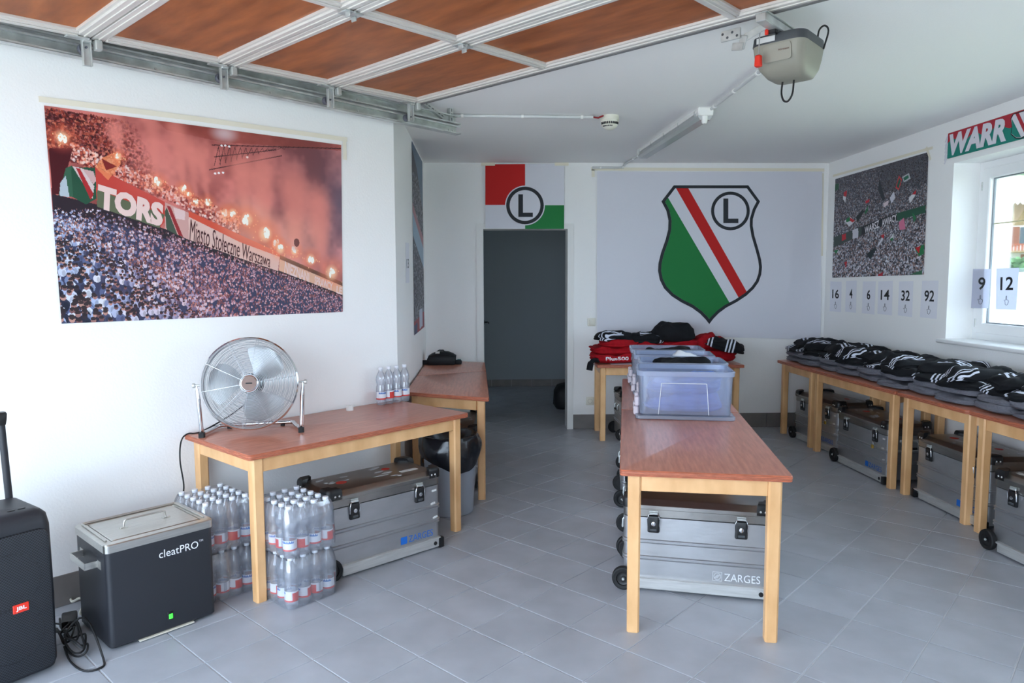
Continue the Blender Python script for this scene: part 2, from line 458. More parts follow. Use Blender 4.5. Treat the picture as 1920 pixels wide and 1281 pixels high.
for ya, yb in ((WY0, WM), (WM, WY1)):  # nearer sash is out of view, added with the widened opening
    bm = BM(); wring(bm, ya - .05, yb + .05, WZ0 + .07, WZ1 - .05, 0.075, FX0 - .012, FX1 - .01, .006)
    sash = obj('sash', bm, M_PVC, win)
    gy0, gy1, gz0, gz1 = ya - .125, yb + .125, WZ0 + .145, WZ1 - .125
    bm = BM(); box2(bm, (FX0 + .030, gy0 + .01, gz0 - .01), (FX0 + .036, gy1 - .01, gz1 + .01))
    obj('pane', bm, clear_mat('window_glass', (250, 252, 252), (240, 245, 250), 0.02, 0.02, 0.1), sash)
    bm = BM(); box2(bm, (FX0 + .029, gy0, 1.918), (FX0 + .037, gy1, 1.926), .001)
    obj('glazing_bar', bm, mat('brass_bar', (214, 204, 164), .4, .1), sash)
    bm = BM(); wring(bm, gy0, gy1, gz0, gz1, .008, FX0 + .018, FX0 + .032, .001)
    obj('gasket', bm, mat('grey_gasket', (140, 146, 152), .7), sash)
bm = BM(); box2(bm, (XR - .055, WY0 + .035, WZ0 - .008), (FX0 + .01, WY1 - .035, WZ0 + .022), .01, 3)
obj('window_sill', bm, M_PVC, win, 40)
for z in (1.20, 2.2):
    bm = BM(); cyl(bm, (FX0 - .008, WY0 - .045, z - .03), (FX0 - .008, WY0 - .045, z + .03), .007)
    obj('hinge', bm, M_GALV, win, 40)

# ------------------------------------------------------------------ outside: ground, house, trees
M_PAVE = mat('forecourt_paving', (190, 186, 178), .9, var=.08, vscale=1.5)
M_LAWN = mat('lawn', (152, 158, 128), .95, var=.2, vscale=.7)
bm = BM()
cs = [G(-80, -70, -.07), G(-80, 70, -.07), G(-1.02, 70, -.07), G(-1.02, -70, -.07)]  # unseen ground, put here to bounce daylight through the garage opening
prism(bm, [(p.x, p.y) for p in cs], 0.05, Matrix.Translation((0, 0, -.13)))
struct('ground_forecourt', bm, M_PAVE, 'unseen paved forecourt in front of the garage, added to bounce daylight in')
HD = Vector((0.600, 0.800, 0)); HR = Vector((0.800, -0.600, 0))   # away from the window, and to the right across the view
bm = BM(); grid = []
for i, (dist, z) in enumerate(((-30, -.12), (6, -.12), (14, .0), (30, .6), (50, 1.7), (64, 2.2), (90, 6.0), (140, 22))):
    grid.append([bm.verts.new(HD * dist + HR * s + Vector((0, 0, z if dist > 0 else -.2))) for s in (-1.0 if dist < 6 else -120 if dist > 20 else -8, 60, 120)])
for A, B in zip(grid, grid[1:]):
    for j in range(2): bm.faces.new((A[j], A[j + 1], B[j + 1], B[j]))
for v in bm.verts:
    # keep the slope clear of the room's own floor
    if v.co.x < XR + .6 and v.co.y < 12 and v.co.length < 30: v.co.z = -.3
struct('ground_lawn', bm, M_LAWN, 'sunny lawn rising to the houses outside the window')
def H(s, d, z): return HD * d + HR * s + Vector((0, 0, z))
MH = Matrix.Translation(H(0, 64, 0)) @ Matrix((HR, HD, Vector((0, 0, 1)))).transposed().to_4x4()
house = thing('chalet', 'white chalet with wooden gable and red-brown balcony seen through the window', 'house', H(0, 64, 2.2), math.atan2(HR.y, HR.x))
def hb(name, a, b, m, bev=0, par=None):
    bm = BM(); box2(bm, a, b, bev); return obj(name, bm, m, par or house)
M_HW = mat('house_render', (238, 234, 226), .9); M_HWOOD = mat('weathered_larch', (170, 140, 100), .8, var=.15, vscale=2, stretch=(6, 6, .4)); M_HRED = mat('red_brown_shutter', (150, 84, 60), .7)
hb('wall', (-9, 0, 0), (9, 8, 3.15), M_HW); hb('gable_boarding', (-9, -.05, 3.15), (9, 8, 4.75), M_HWOOD)
bm = BM(); prism(bm, [(-10, -.0), (10, 0), (10, .25), (0, 1.9), (-10, .25)], 10.4, Matrix.Translation((0, 9, 4.72)) @ Matrix.Rotation(PI / 2, 4, 'X'))
obj('roof', bm, mat('roof_fascia', (205, 190, 170), .8), house)
bm = BM()
for k in range(66): prism(bm, [(-.15, 0), (.15, 0), (0, -.22)], .05, Matrix.Translation((-10 + .15 + k * .3, -1.42, 4.72)) @ Matrix.Rotation(PI / 2, 4, 'X'))
obj('bargeboard', bm, mat('white_bargeboard', (235, 230, 220), .7), house)
for x in (-7.5, -4.9, -2.3, .3, 2.9, 5.5):
    w = hb('window', (x, -.06, 1.75), (x + 1.0, .02, 3.0), mat('house_glass', (70, 80, 90), .1))
    hb('shutter', (x - .5, -.1, 1.7), (x - .04, -.02, 3.05), M_HRED, 0, w); hb('shutter', (x + 1.04, -.1, 1.7), (x + 1.5, -.02, 3.05), M_HRED, 0, w)
    hb('door_leaf', (x + .1, -.06, 0), (x + .9, .02, 1.05), M_HRED)
hb('balcony_slab', (-9, -1.2, 1.16), (9, 0, 1.28), M_HWOOD)
bm = BM()
for k in range(90): box2(bm, (-9 + k * .2, -1.2, 1.28), (-9 + k * .2 + .13, -1.16, 1.72))
box2(bm, (-9, -1.24, 1.70), (9, -1.12, 1.78)); obj('balustrade', bm, mat('balcony_red', (176, 92, 66), .8), house)
hb('attic_vent', (1.3, -.1, 3.7), (1.9, -.02, 4.2), mat('vent_dark', (96, 84, 70), .8)); hb('attic_vent', (-2.5, -.1, 3.7), (-1.9, -.02, 4.2), mat('vent_dark', (96, 84, 70), .8))
M_LEAF = mat('tree_foliage', (92, 124, 82), .9, var=.35, vscale=.35); M_LEAF2 = mat('tree_foliage_dark', (66, 100, 70), .9, var=.35, vscale=.4); M_BARK = mat('bark', (92, 76, 60), .9)
def tree(s, d, z, hgt, r, seed, m, label):
    t = thing('tree', label, 'tree', H(s, d, z), seed, 'trees behind the chalet')
    bm = BM(); cyl(bm, (0, 0, 0), (0, 0, hgt * .6), .28, 8, .15); obj('trunk', bm, M_BARK, t, 60)
    bm = BM(); bmesh.ops.create_icosphere(bm, subdivisions=4, radius=1)
    for v in bm.verts:
        n = noise.fractal(v.co * 2.6 + Vector((seed, 0, 0)), 0.9, 2.1, 5)
        f = 1 + .34 * n
        tz = (v.co.z + 1) / 2
        rr = r * (1.0 if m is M_LEAF else (1.15 - tz * .85)) * f
        v.co = Vector((v.co.x * rr, v.co.y * rr, hgt * .18 + hgt * .82 * tz * (1 + .05 * n)))
    obj('crown', bm, m, t)
for k in range(4, 12):
    tree(-34 + k * 5.6 + random.uniform(-1, 1), 92 + (k % 3) * 7, 6.5 + (k % 3) * 2, random.uniform(12, 16), random.uniform(3.6, 4.6), k * 3.7, M_LEAF if k % 3 == 0 else M_LEAF2, 'leafy green tree on the slope behind the chalet')
bm = BM()
for s in range(-12, 14):
    for k in range(10):
        p = Vector((s * .7 + random.uniform(-.3, .3), random.uniform(-.3, .3), random.uniform(.1, .8)))
        bmesh.ops.create_icosphere(bm, subdivisions=1, radius=random.uniform(.18, .34), matrix=Matrix.Translation(p))
o = obj('hedge', bm, mat('hedge_leaf', (84, 116, 74), .9, var=.4, vscale=3)); o.location = H(0, 56, 1.9); o.rotation_euler = (0, 0, math.atan2(HR.y, HR.x))
tag(o, 'low green hedge in front of the chalet outside', 'hedge')
# ------------------------------------------------------------------ tables
TH_ = 0.73
def inset_poly(P, o):
    n = len(P); out = []
    for i in range(n):
        a, b, c = P[i - 1], P[i], P[(i + 1) % n]
        e1 = (b - a).normalized(); e2 = (c - b).normalized()
        n1 = Vector((-e1.y, e1.x)); n2 = Vector((-e2.y, e2.x))
        k = 1 + n1.dot(n2)
        out.append(b + (n1 + n2) * (o / max(k, .3)))
    return out
def round_poly(P, r, k=4):
    n = len(P); out = []
    for i in range(n):
        a, b, c = P[i - 1], P[i], P[(i + 1) % n]
        e1 = (a - b).normalized(); e2 = (c - b).normalized()
        ang = e1.angle(e2); t = r / math.tan(ang / 2); p0 = b + e1 * t; p1 = b + e2 * t
        for j in range(k + 1):
            s = j / k
            out.append((p0 * (1 - s) + b * s) * (1 - s) + (p1 * s + b * (1 - s)) * s)
    return out
def table(name, label, P, long_axis, group):
    """P: four plan corners, counter-clockwise"""
    P = [Vector((p[0], p[1])) for p in P]
    c = sum(P, Vector((0, 0))) / 4
    ang = math.atan2(long_axis[1], long_axis[0])
    R = Matrix.Rotation(-ang, 2)
    Q = [R @ (p - c) for p in P]
    t = thing(name, label, 'table', (c.x, c.y, 0), ang, group)
    R0 = round_poly(Q, .022)
    bm = BM(); rings = []
    for o, z in ((.006, -.028), (.001, -.026), (0, -.018), (.0028, -.0165), (0, -.015), (0, -.0065), (.0022, -.0055), (.0006, -.0042), (.003, -.0006), (.006, 0)):
        rings.append([(p.x, p.y, TH_ + z) for p in inset_poly(R0, o)])
    loft(bm, rings)
    o = obj('tabletop', bm, M_TOP, t, 30)
    o.data.materials.append(M_EDGE)
    for p in o.data.polygons:
        if abs(p.normal.z) < .8: p.material_index = 1
    leg = .056; ins = .034
    L0 = inset_poly(Q, ins)
    cents = []
    for i in range(4):
        b = L0[i]; e1 = (L0[i - 1] - b).normalized(); e2 = (L0[(i + 1) % 4] - b).normalized()
        cc = b + (e1 + e2).normalized() * (leg * .72)
        cents.append(cc)
        bm = BM(); a = 0
        M = Matrix.Translation((cc.x, cc.y, 0))
        rings = []
        for s, z in ((.90, 0), (.94, .004), (1.0, TH_ - .03)):
            rings.append([(x * leg * s, y * leg * s, z) for x, y in ((-.5, -.36), (-.36, -.5), (.36, -.5), (.5, -.36), (.5, .36), (.36, .5), (-.36, .5), (-.5, .36))])
        loft(bm, rings, True, M); obj('leg', bm, M_BEECH, t)
    for i in range(4):
        a = cents[i]; b = cents[(i + 1) % 4]; d = (b - a).normalized(); n = Vector((d.y, -d.x))
        a2 = a + d * leg * .5 + n * .008; b2 = b - d * leg * .5 + n * .008; m_ = (a2 + b2) / 2
        bm = BM(); box(bm, (m_.x, m_.y, TH_ - .029 - .036), ((b2 - a2).length, .022, .072), math.atan2(d.y, d.x), .002)
        obj('apron', bm, M_BEECH, t)
    return t
def rect(c, u, L, D):
    u = Vector(u).normalized(); v = Vector((-u.y, u.x)); c = Vector(c)
    return [c - u * L / 2 - v * D / 2, c + u * L / 2 - v * D / 2, c + u * L / 2 + v * D / 2, c - u * L / 2 + v * D / 2]
def g2(a, b): p = G(a, b); return Vector((p.x, p.y))
TG_ = 'red-brown topped beech tables'
table('table', 'rectangular beech table carrying the chrome fan, against the left wall', rect(g2(2.255, -3.395), (D1.x, D1.y), 1.41, .70), (D1.x, D1.y), TG_)
UC = Vector((math.sin(math.radians(10.8)), math.cos(math.radians(10.8)))); VC = Vector((UC.y, -UC.x))
FLc = Vector((.541, 2.918))
c1 = FLc + UC * .70 + VC * .35; c2 = c1 + UC * 1.403
table('table', 'bare front table in the middle of the room with the big metal case beneath', rect(c1, UC, 1.40, .70), UC, TG_)
table('table', 'table in the middle of the room carrying the clear plastic boxes', rect(c2, UC, 1.40, .70), UC, TG_)
table('table', 'trapezoid table with its long side to the aisle, behind the waste bin', [(-.615, 5.07), (-.012, 4.775), (-.042, 6.215), (-.622, 5.925)], (0, 1), TG_)
table('table', 'trapezoid table beside the doorway carrying the black waist bag', [(-.622, 5.93), (-.042, 6.22), (-.058, 6.885), (-.632, 7.14)], (0, 1), TG_)
table('table', 'table under the crest flag loaded with red and black clothes', [(.995, 6.575), (2.37, 6.50), (2.40, 7.135), (1.015, 7.145)], (1, -.05), TG_)
table('table', 'trapezoid table in the back right corner, short side to the aisle', [(2.835, 6.90), (2.842, 6.225), (3.395, 5.93), (3.395, 7.13)], (0, -1), TG_)
table('table', 'second trapezoid table from the back corner, long side to the aisle', [(2.842, 6.215), (2.872, 4.895), (3.395, 5.22), (3.395, 5.92)], (0, -1), TG_)
table('table', 'third trapezoid table from the back corner, below the window edge', [(2.872, 4.885), (2.892, 4.19), (3.395, 3.87), (3.395, 5.21)], (0, -1), TG_)
table('table', 'nearest table under the window, cut by the right picture edge', [(2.892, 4.18), (2.945, 2.83), (3.395, 3.17), (3.395, 3.86)], (0, -1), TG_)

# ------------------------------------------------------------------ metal trolley cases
M_STK_R = mat('sticker_red', (190, 60, 48), .6); M_STK_W = mat('sticker_white', (214, 214, 212), .6); M_STK_B = mat('sticker_blue', (70, 130, 190), .6)
M_LOGOB = mat('logo_blue', (24, 104, 196), .5); M_ENGR = mat('engraved_line', (226, 228, 232), .5, .2); M_SCUFF = mat('paint_scuff', (196, 198, 200), .7)
CL, CD, CH = .72, .375, .455
bm = BM(); lathe(bm, [(0, 0), (.0055, 0), (.004, .003), (0, .004)], 8); rivet_me = mesh_of('rivet', bm, 60); rivet_me.materials.append(M_ALU2)
def make_case(label, wheels_at=-1, logo='blue', stickers=True, padlock=False, seed=0, wheels=True):
    """front is local -y; wheels at the -x end (or +x)"""
    rs = random.Random(seed)
    t = thing('trolley_case', label, 'case', group='aluminium trolley cases')
    bm = BM()
    prof = [(-.004, .030), (0, .034)]
    for z in (.155, .235):
        prof += [(0, z - .013), (.0075, z - .010), (.0075, z - .006), (.001, z - .002), (.001, z + .002), (.0075, z + .006), (.0075, z + .010), (0, z + .013)]
    prof += [(0, .352)]
    rloft(bm, CL - .02, CD - .03, .028, prof, 5); obj('body', bm, M_ALU, t, 40)
    lid_b = BM()
    rloft(lid_b, CL - .02, CD - .03, .028, [(0, .356), (.003, .358), (.003, .392), (.008, .395), (.008, .412), (.004, .416), (-.012, .420), (-.024, .432), (-.034, .434)], 5)
    lid = obj('lid', lid_b, M_LID, t, 40)
    # corner caps
    for sx in (-1, 1):
        for sy in (-1, 1):
            bm = BM()
            x, y = sx * (CL / 2 - .002), sy * (CD / 2 - .007)
            def pc(o, z):
                a = .085 - o; b = .032 + o * .2
                pts = [(x - sx * a, y), (x - sx * .03, y)] + [(x - sx * .03 + sx * .03 * math.sin(q), y - sy * .03 + sy * .03 * math.cos(q)) for q in (PI / 6, PI / 3)] + [(x, y - sy * .03), (x, y - sy * a), (x - sx * b, y - sy * a * .92), (x - sx * a * .62, y - sy * a * .62), (x - sx * a * .92, y - sy * b)]
                return [(p[0] - sx * o * .6, p[1] - sy * o * .6, z) for p in pts]
            loft(bm, [pc(0, .398), pc(0, .432), pc(.006, .446), pc(.016, .452)])
            cp = obj('corner_cap', bm, M_BLACKP, t, 35)
            for k in (.045, .068):
                for mm in (Matrix.Translation((x - sx * k, y, .416)) @ Matrix.Rotation(sy * -PI / 2, 4, 'X'), Matrix.Translation((x, y - sy * k, .416)) @ Matrix.Rotation(sx * PI / 2, 4, 'Y')):
                    o = link('rivet', rivet_me, None, cp); o.matrix_basis = mm
    # base rails with black ends
    for sy in (-1, 1):
        bm = BM(); yb = sy * (CD / 2 - .008)
        box2(bm, (-CL / 2 + (.075 if wheels_at < 0 else .03), yb - .012, .010), (CL / 2 - (.03 if wheels_at < 0 else .075), yb + .012, .058), .004)
        box2(bm, (-CL / 2 + .02, yb - .0135, .054), (CL / 2 - .02, yb + .0135, .064), .002)
        obj('base_rail', bm, M_ALU2, t)
        bm = BM(); xe = -wheels_at * (CL / 2 - .016)
        box2(bm, (xe - .02, yb - .016, .002), (xe + .018, yb + .016, .060), .006, 2); obj('rail_foot', bm, M_BLACKP, t, 40)
        bm = BM(); lathe(bm, [(0, 0), (.011, 0), (.011, .003), (0, .003)], 14, Matrix.Translation((-wheels_at * (CL / 2 - .06), yb + sy * .0125, .035)) @ Matrix.Rotation(-sy * PI / 2, 4, 'X')); obj('rail_plug', bm, M_BLACKP, t)
        if not wheels:
            bm = BM(); box2(bm, (-xe - .018, yb - .016, .002), (-xe + .02, yb + .016, .060), .006, 2); obj('rail_foot', bm, M_BLACKP, t, 40)
            continue
        # wheel
        xw = wheels_at * (CL / 2 - .012)
        M = Matrix.Translation((xw, yb + sy * .004, .056)) @ Matrix.Rotation(-sy * PI / 2, 4, 'X')
        bm = BM(); lathe(bm, [(.030, -.004), (.050, -.006), (.0555, -.002), (.056, .012), (.054, .022), (.048, .026), (.034, .024), (.032, .016), (.030, -.004)], 28, M)
        w = obj('wheel', bm, M_RUBBER, t, 40)
        bm = BM(); lathe(bm, [(0, .0), (.033, .0), (.033, .017), (.024, .014), (.012, .016), (.012, .024), (0, .024)], 20, M); hb_ = obj('hub', bm, M_BLACKP, w, 40)
        bm = BM(); lathe(bm, [(0, .024), (.007, .024), (.006, .029), (0, .029)], 10, M); obj('axle_nut', bm, M_GALV, w, 40)
    # latches
    for sx in (-1, 1):
        lx = sx * .205; yf = -(CD / 2 - .015)
        bm = BM(); rloft(bm, .058, .085, .008, [(0, 0), (0, .008), (-.004, .016), (-.010, .018)], 3, face((lx, yf, .325), (1, 0, 0)))
        la = obj('latch', bm, M_BLACKP, t, 40)
        bm = BM(); box2(bm, (lx - .017, yf - .020, .292), (lx + .017, yf - .010, .306), .003); obj('latch_grip', bm, M_DGREY, la)
        bm = BM(); lathe(bm, [(0, 0), (.0105, 0), (.0105, .003), (.006, .004), (0, .004)], 16, Matrix.Translation((lx, yf - .017, .328)) @ Matrix.Rotation(PI / 2, 4, 'X')); obj('lock_cylinder', bm, M_CHROME, la, 40)
        bm = BM(); tube(bm, [(lx - .028, yf - .012, .315), (lx - .030, yf - .016, .348), (lx - .022, yf - .014, .372), (lx + .022, yf - .014, .372), (lx + .030, yf - .016, .348), (lx + .028, yf - .012, .315)], .0026, 6); obj('latch_bail', bm, M_CHROME, la, 60)
        bm = BM(); box2(bm, (lx - .02, yf - .016, .372), (lx + .02, yf - .004, .382), .002); box2(bm, (lx - .02, yf - .014, .384), (lx + .02, yf - .004, .388)); obj('latch_hook', bm, M_GALV, la)
    # end handles
    for sx in (-1, 1):
        bm = BM(); xe = sx * (CL / 2 - .01)
        tube(bm, [(xe, -.06, .315), (xe + sx * .012, -.062, .30), (xe + sx * .014, -.058, .262), (xe + sx * .014, .058, .262), (xe + sx * .012, .062, .30), (xe, .06, .315)], .0045, 6)
        box2(bm, (xe - sx * .001, -.075, .305), (xe + sx * .007, .075, .325), .002); hd = obj('end_handle', bm, M_GALV, t, 50)
        bm = BM(); tube(bm, [(xe + sx * .014, -.05, .262), (xe + sx * .014, .05, .262)], .0085, 10); obj('handle_grip', bm, M_BLACKP, hd, 50)
    # pull-out trolley bar on the wheel-less end
    xe = -wheels_at * (CL / 2 - .006); bm = BM()
    tube(bm, [(xe, -.11, .10), (xe - wheels_at * .016, -.112, .115), (xe - wheels_at * .016, -.112, .25), (xe - wheels_at * .016, .112, .25), (xe - wheels_at * .016, .112, .115), (xe, .11, .10)], .006, 8)
    obj('trolley_bar', bm, M_ALU2, t, 50)
    # lettering on the front
    yf = -(CD / 2 - .015) - .0006
    if logo:
        m = M_LOGOB if logo == 'blue' else M_ENGR
        fx = .10
        if logo == 'blue':
            bm = BM(); prism(bm, [(-.020, 0), (.018, 0), (.022, .004), (.022, .040), (-.016, .040), (-.020, .036)], .0006, face((fx, yf, .074), (1, 0, 0))); obj('logo_block', bm, m, t)
        else:
            bm = BM(); M = face((fx, yf, .074), (1, 0, 0))
            ring = [(-.021, 0), (.021, 0), (.021, .042), (-.021, .042)]
            for a, b in zip(ring, ring[1:] + ring[:1]): tube(bm, [M @ Vector((*a, 0)), M @ Vector((*b, 0))], .0011, 4)
            tube(bm, [M @ Vector((.016 * math.cos(q * PI / 8), .021 + .016 * math.sin(q * PI / 8), 0)) for q in range(16)], .0011, 4, True)
            for k in (-.006, .0, .006): tube(bm, [M @ Vector((-.009 + k, .012, 0)), M @ Vector((.009 + k, .030, 0))], .001, 4)
            obj('logo_block', bm, m, t)
        text_at('lettering', 'ZARGES', face((fx + .032, yf - .0003, .076), (1, 0, 0)), .165, .036, m, t, bold=0.0)
    # lid stickers and scuffs
    if stickers:
        k_ = 0
        for k in range(13):
            x = rs.uniform(-.28, .26); y = rs.uniform(-.12, .12); w = rs.uniform(.012, .05); hh = rs.uniform(.006, .016)
            bm = BM(); pts = [(rs.uniform(.7, 1.1) * w * math.cos(q), rs.uniform(.6, 1.2) * hh * math.sin(q)) for q in [j * PI / 5 for j in range(10)]]
            prism(bm, pts, .0006, Matrix.Translation((x, y, .4341)) @ Matrix.Rotation(rs.uniform(-.3, .3), 4, 'Z'))
            obj('sticker_remnant', bm, M_SCUFF, lid)
        for x, y, r, m in ((-.19, -.02, .030, M_STK_R), (.13, .05, .026, M_STK_R)):
            bm = BM(); prism(bm, [(r * math.cos(j * PI / 8), r * .9 * math.sin(j * PI / 8)) for j in range(16)], .0007, Matrix.Translation((x, y, .4343))); obj('round_sticker', bm, m, lid)
        bm = BM(); box2(bm, (.16, -.075, .4341), (.27, -.045, .4349)); obj('label_strip', bm, M_STK_W, lid)
        for x, z, a in ((.31, .325, 0.05), (.30, .255, .1), (.315, .175, .2), (.17, .235, 1.0)):
            bm = BM(); box(bm, (0, 0, 0), (.032, .011, .0006), None, 0, 1, face((x, yf, z), (1, 0, 0)) @ Matrix.Rotation(a, 4, 'Z')); obj('barcode_label', bm, M_STK_W, t)
    if padlock:
        bm = BM(); lx = .205; y = -(CD / 2 - .015) - .024
        box2(bm, (lx - .012, y - .006, .235), (lx + .012, y + .006, .262), .003)
        pk = obj('padlock', bm, M_BRASS, t)
        bm = BM(); tube(bm, [(lx - .007, y, .262), (lx - .007, y, .278), (lx, y, .285), (lx + .007, y, .278), (lx + .007, y, .262)], .0022, 6); obj('padlock_shackle', bm, M_CHROME, pk, 50)
    return t
def place(o, x, y, rz, z=0.0): o.location = (x, y, z); o.rotation_euler = (0, 0, rz); o.scale = (1, 1, 1.04); return o
c = make_case('battered aluminium trolley case with stickers on its lid, under the fan table', -1, 'blue', True, False, 3)
pc_ = G(2.325, -3.185); place(c, pc_.x, pc_.y, TH - .09)
c = make_case('aluminium trolley case with engraved lettering, under the front middle table', -1, 'engraved', False, False, 4)
place(c, 1.035, 3.475, math.radians(-15))
plain = make_case('aluminium trolley case behind the engraved one, second from the front', -1, 'blue', True, False, 5)
place(plain, 1.12, 3.925, math.radians(-10))
for (x, y, a, lb) in ((1.25, 4.78, -9, 'aluminium trolley case third from the front under the box table'), (1.375, 5.36, -9, 'aluminium trolley case at the far end under the box table'), (1.58, 6.80, 1, 'aluminium trolley case under the table of red clothes')):
    dup(plain, (x, y, 0), math.radians(a), lb)
c = make_case('aluminium trolley case farthest back under the right-hand tables', -1, 'blue', True, True, 8); place(c, 3.135, 6.335, -PI / 2 + .10)
c = make_case('aluminium trolley case with brass padlock, second from the back corner', -1, 'blue', True, True, 9); place(c, 3.085, 5.43, -PI / 2 + .04)
c = make_case('aluminium trolley case under the third table, blue lettering half hidden by a leg', -1, 'blue', True, False, 10, False); place(c, 3.155, 4.44, -PI / 2 + .02)
c = make_case('aluminium trolley case at the right edge with its wheel nearest the aisle', -1, 'blue', True, False, 11); place(c, 3.02, 3.48, -PI / 2 + .07)
c = make_case('aluminium trolley case behind the waste bin, under the side table', -1, 'blue', True, False, 12); place(c, -.27, 5.45, PI / 2)

# ------------------------------------------------------------------ water bottles
M_PET = clear_mat('bottle_plastic', (247, 249, 253), (236, 240, 248), 0.28, 0.07, 0.3)
M_CAP = mat('bottle_cap', (226, 230, 238), .35)
def label_mat():
    m = bpy.data.materials.new('bottle_label'); m.use_nodes = True; nt = m.node_tree; N = nt.nodes; L = nt.links
    b = N['Principled BSDF']; b.inputs['Roughness'].default_value = .4
    t = N.new('ShaderNodeTexCoord'); s = N.new('ShaderNodeSeparateXYZ'); L.new(t.outputs['Object'], s.inputs[0])
    def M(op, a, bb=None):
        n = N.new('ShaderNodeMath'); n.operation = op
        for i, v in enumerate((a, bb)):
            if v is None: continue
            if isinstance(v, (int, float)): n.inputs[i].default_value = v
            else: L.new(v, n.inputs[i])
        return n.outputs[0]
    ang = M('ARCTAN2', s.outputs['Y'], s.outputs['X']); z = s.outputs['Z']
    red_block = M('MULTIPLY', M('GREATER_THAN', ang, 0.2), M('LESS_THAN', ang, 1.7))
    band = M('LESS_THAN', z, .044)
    red = M('MAXIMUM', band, M('MULTIPLY', red_block, M('LESS_THAN', z, .078)))
    wv = M('ABSOLUTE', M('SINE', M('MULTIPLY', ang, 9)))
    blue = M('MULTIPLY', M('MULTIPLY', M('GREATER_THAN', z, .072), M('LESS_THAN', M('SUBTRACT', z, M('MULTIPLY', wv, .008)), .076)), M('LESS_THAN', ang, -.9))
    bar = M('MULTIPLY', M('MULTIPLY', M('GREATER_THAN', ang, 2.1), M('LESS_THAN', ang, 2.6)), M('GREATER_THAN', M('SINE', M('MULTIPLY', z, 1500)), .1))
    def mix(fac, a, c):
        n = N.new('ShaderNodeMix'); n.data_type = 'RGBA'; L.new(fac, n.inputs[0])
        if isinstance(a, tuple): n.inputs[6].default_value = a
        else: L.new(a, n.inputs[6])
        n.inputs[7].default_value = c; return n.outputs[2]
    col = mix(red, lin((226, 230, 238)), lin((214, 62, 58))); col = mix(blue, col, lin((70, 120, 190))); col = mix(bar, col, lin((60, 64, 100)))
    L.new(col, b.inputs['Base Color'])
    return m
M_LAB = label_mat()
bm = BM()
lathe(bm, [(0, .006), (.014, .002), (.026, .0), (.0305, .008), (.0318, .022), (.0318, .094), (.030, .110), (.0268, .126), (.0265, .132), (.0300, .146), (.0318, .160), (.0300, .178), (.0235, .198), (.0150, .214), (.0118, .222), (.0118, .240)], 16)
pet_me = mesh_of('bottle_body', bm, 60); pet_me.materials.append(M_PET)
bm = BM(); lathe(bm, [(.0132, .226), (.0142, .227), (.0142, .240), (.0135, .2425), (0, .2425)], 14); cap_me = mesh_of('bottle_cap', bm, 45); cap_me.materials.append(M_CAP)
bm = BM(); n_ = 18
lathe(bm, [(.0323, .036), (.0323, .086)], n_); lab_me = mesh_of('bottle_label', bm, 60); lab_me.materials.append(M_LAB)
proto_bottle = None
def bottle(p, label, group):
    global proto_bottle
    rz = random.uniform(0, 6.28)
    if proto_bottle is None:
        t = thing('water_bottle', label, 'bottle', p, rz, group)
        link('body', pet_me, None, t); link('cap', cap_me, None, t); link('paper_label', lab_me, None, t)
        proto_bottle = t; return t
    return dup(proto_bottle, p, rz, label, group)
SP = .0655
M_FILM = clear_mat('shrink_film', (252, 253, 255), (240, 243, 250), 0.16, 0.10, 0.3)
def film(d1a, d1b, d2a, d2b, z0, z1, label, seed):
    """loose shrink film around a pack, local x along D1, y along -D2"""
    L = d1b - d1a; D = abs(d2b - d2a); nu = 26; nv = 12
    bm = BM(); base = rrect(L + .012, D + .012, .035, 5)
    # resample the outline and pucker it around the bottles
    rings = []
    for i in range(nv + 1):
        f = i / nv; z = z0 + (z1 - z0) * f
        ring = []
        for (x, y) in base:
            s = 1.0
            if f > .66: s = 1 - .10 * ((f - .66) / .34) ** 2
            if f < .08: s = .985
            n = noise.noise(Vector((x * 30 + seed, y * 30, z * 18))) * .005
            r_ = Vector((x, y)); r_ = r_ * s + r_.normalized() * n
            ring.append((r_.x, r_.y, z))
        rings.append(ring)
    loft(bm, rings, cap=False)
    o = obj('shrink_wrap', bm, M_FILM, None, 60); p = G((d1a + d1b) / 2, (d2a + d2b) / 2); o.location = p; o.rotation_euler = (0, 0, TH)
    return tag(o, label, 'plastic film', 'shrink films around the bottle packs')
def pack(d1_0, d2_0, n1, n2, z, label, group, keep=None):
    for i in range(n1):
        for j in range(n2):
            if keep and not keep(i, j): continue
            p = G(d1_0 + i * SP + random.uniform(-.0003, .0003), d2_0 - j * SP + random.uniform(-.0003, .0003), z)
            bottle(p, label, group)
BH = .2435
pack(1.68, -2.935, 4, 5, BH, 'water bottle in the upper pack between table leg and metal case', 'bottles, upper pack by the case')
pack(1.68, -2.935, 4, 5, 0, 'water bottle in the lower pack between table leg and metal case', 'bottles, lower pack by the case', lambda i, j: j < 2 or i == 0)
pack(1.442, -3.272, 4, 5, BH, 'water bottle in the upper pack behind the black wash box', 'bottles, upper pack by the wash box')
pack(1.442, -3.272, 4, 5, 0, 'water bottle in the lower pack behind the black wash box', 'bottles, lower pack by the wash box', lambda i, j: j < 2)
for k_, w_ in enumerate(('leftmost', 'second', 'third', 'rightmost')):
    bottle(G(2.785 + k_ * SP, -3.68, TH_), '%s water bottle in the row of four on the fan table' % w_, 'bottles on the fan table')
film(1.68 - .033, 1.68 + 3 * SP + .033, -2.935 + .033, -2.935 - 4 * SP - .033, BH + .004, BH + .232, 'clear film around the upper bottle pack beside the metal case', 1)
film(1.68 - .033, 1.68 + 3 * SP + .033, -2.935 + .033, -2.935 - 4 * SP - .033, .004, .232, 'clear film around the lower bottle pack beside the metal case', 2)
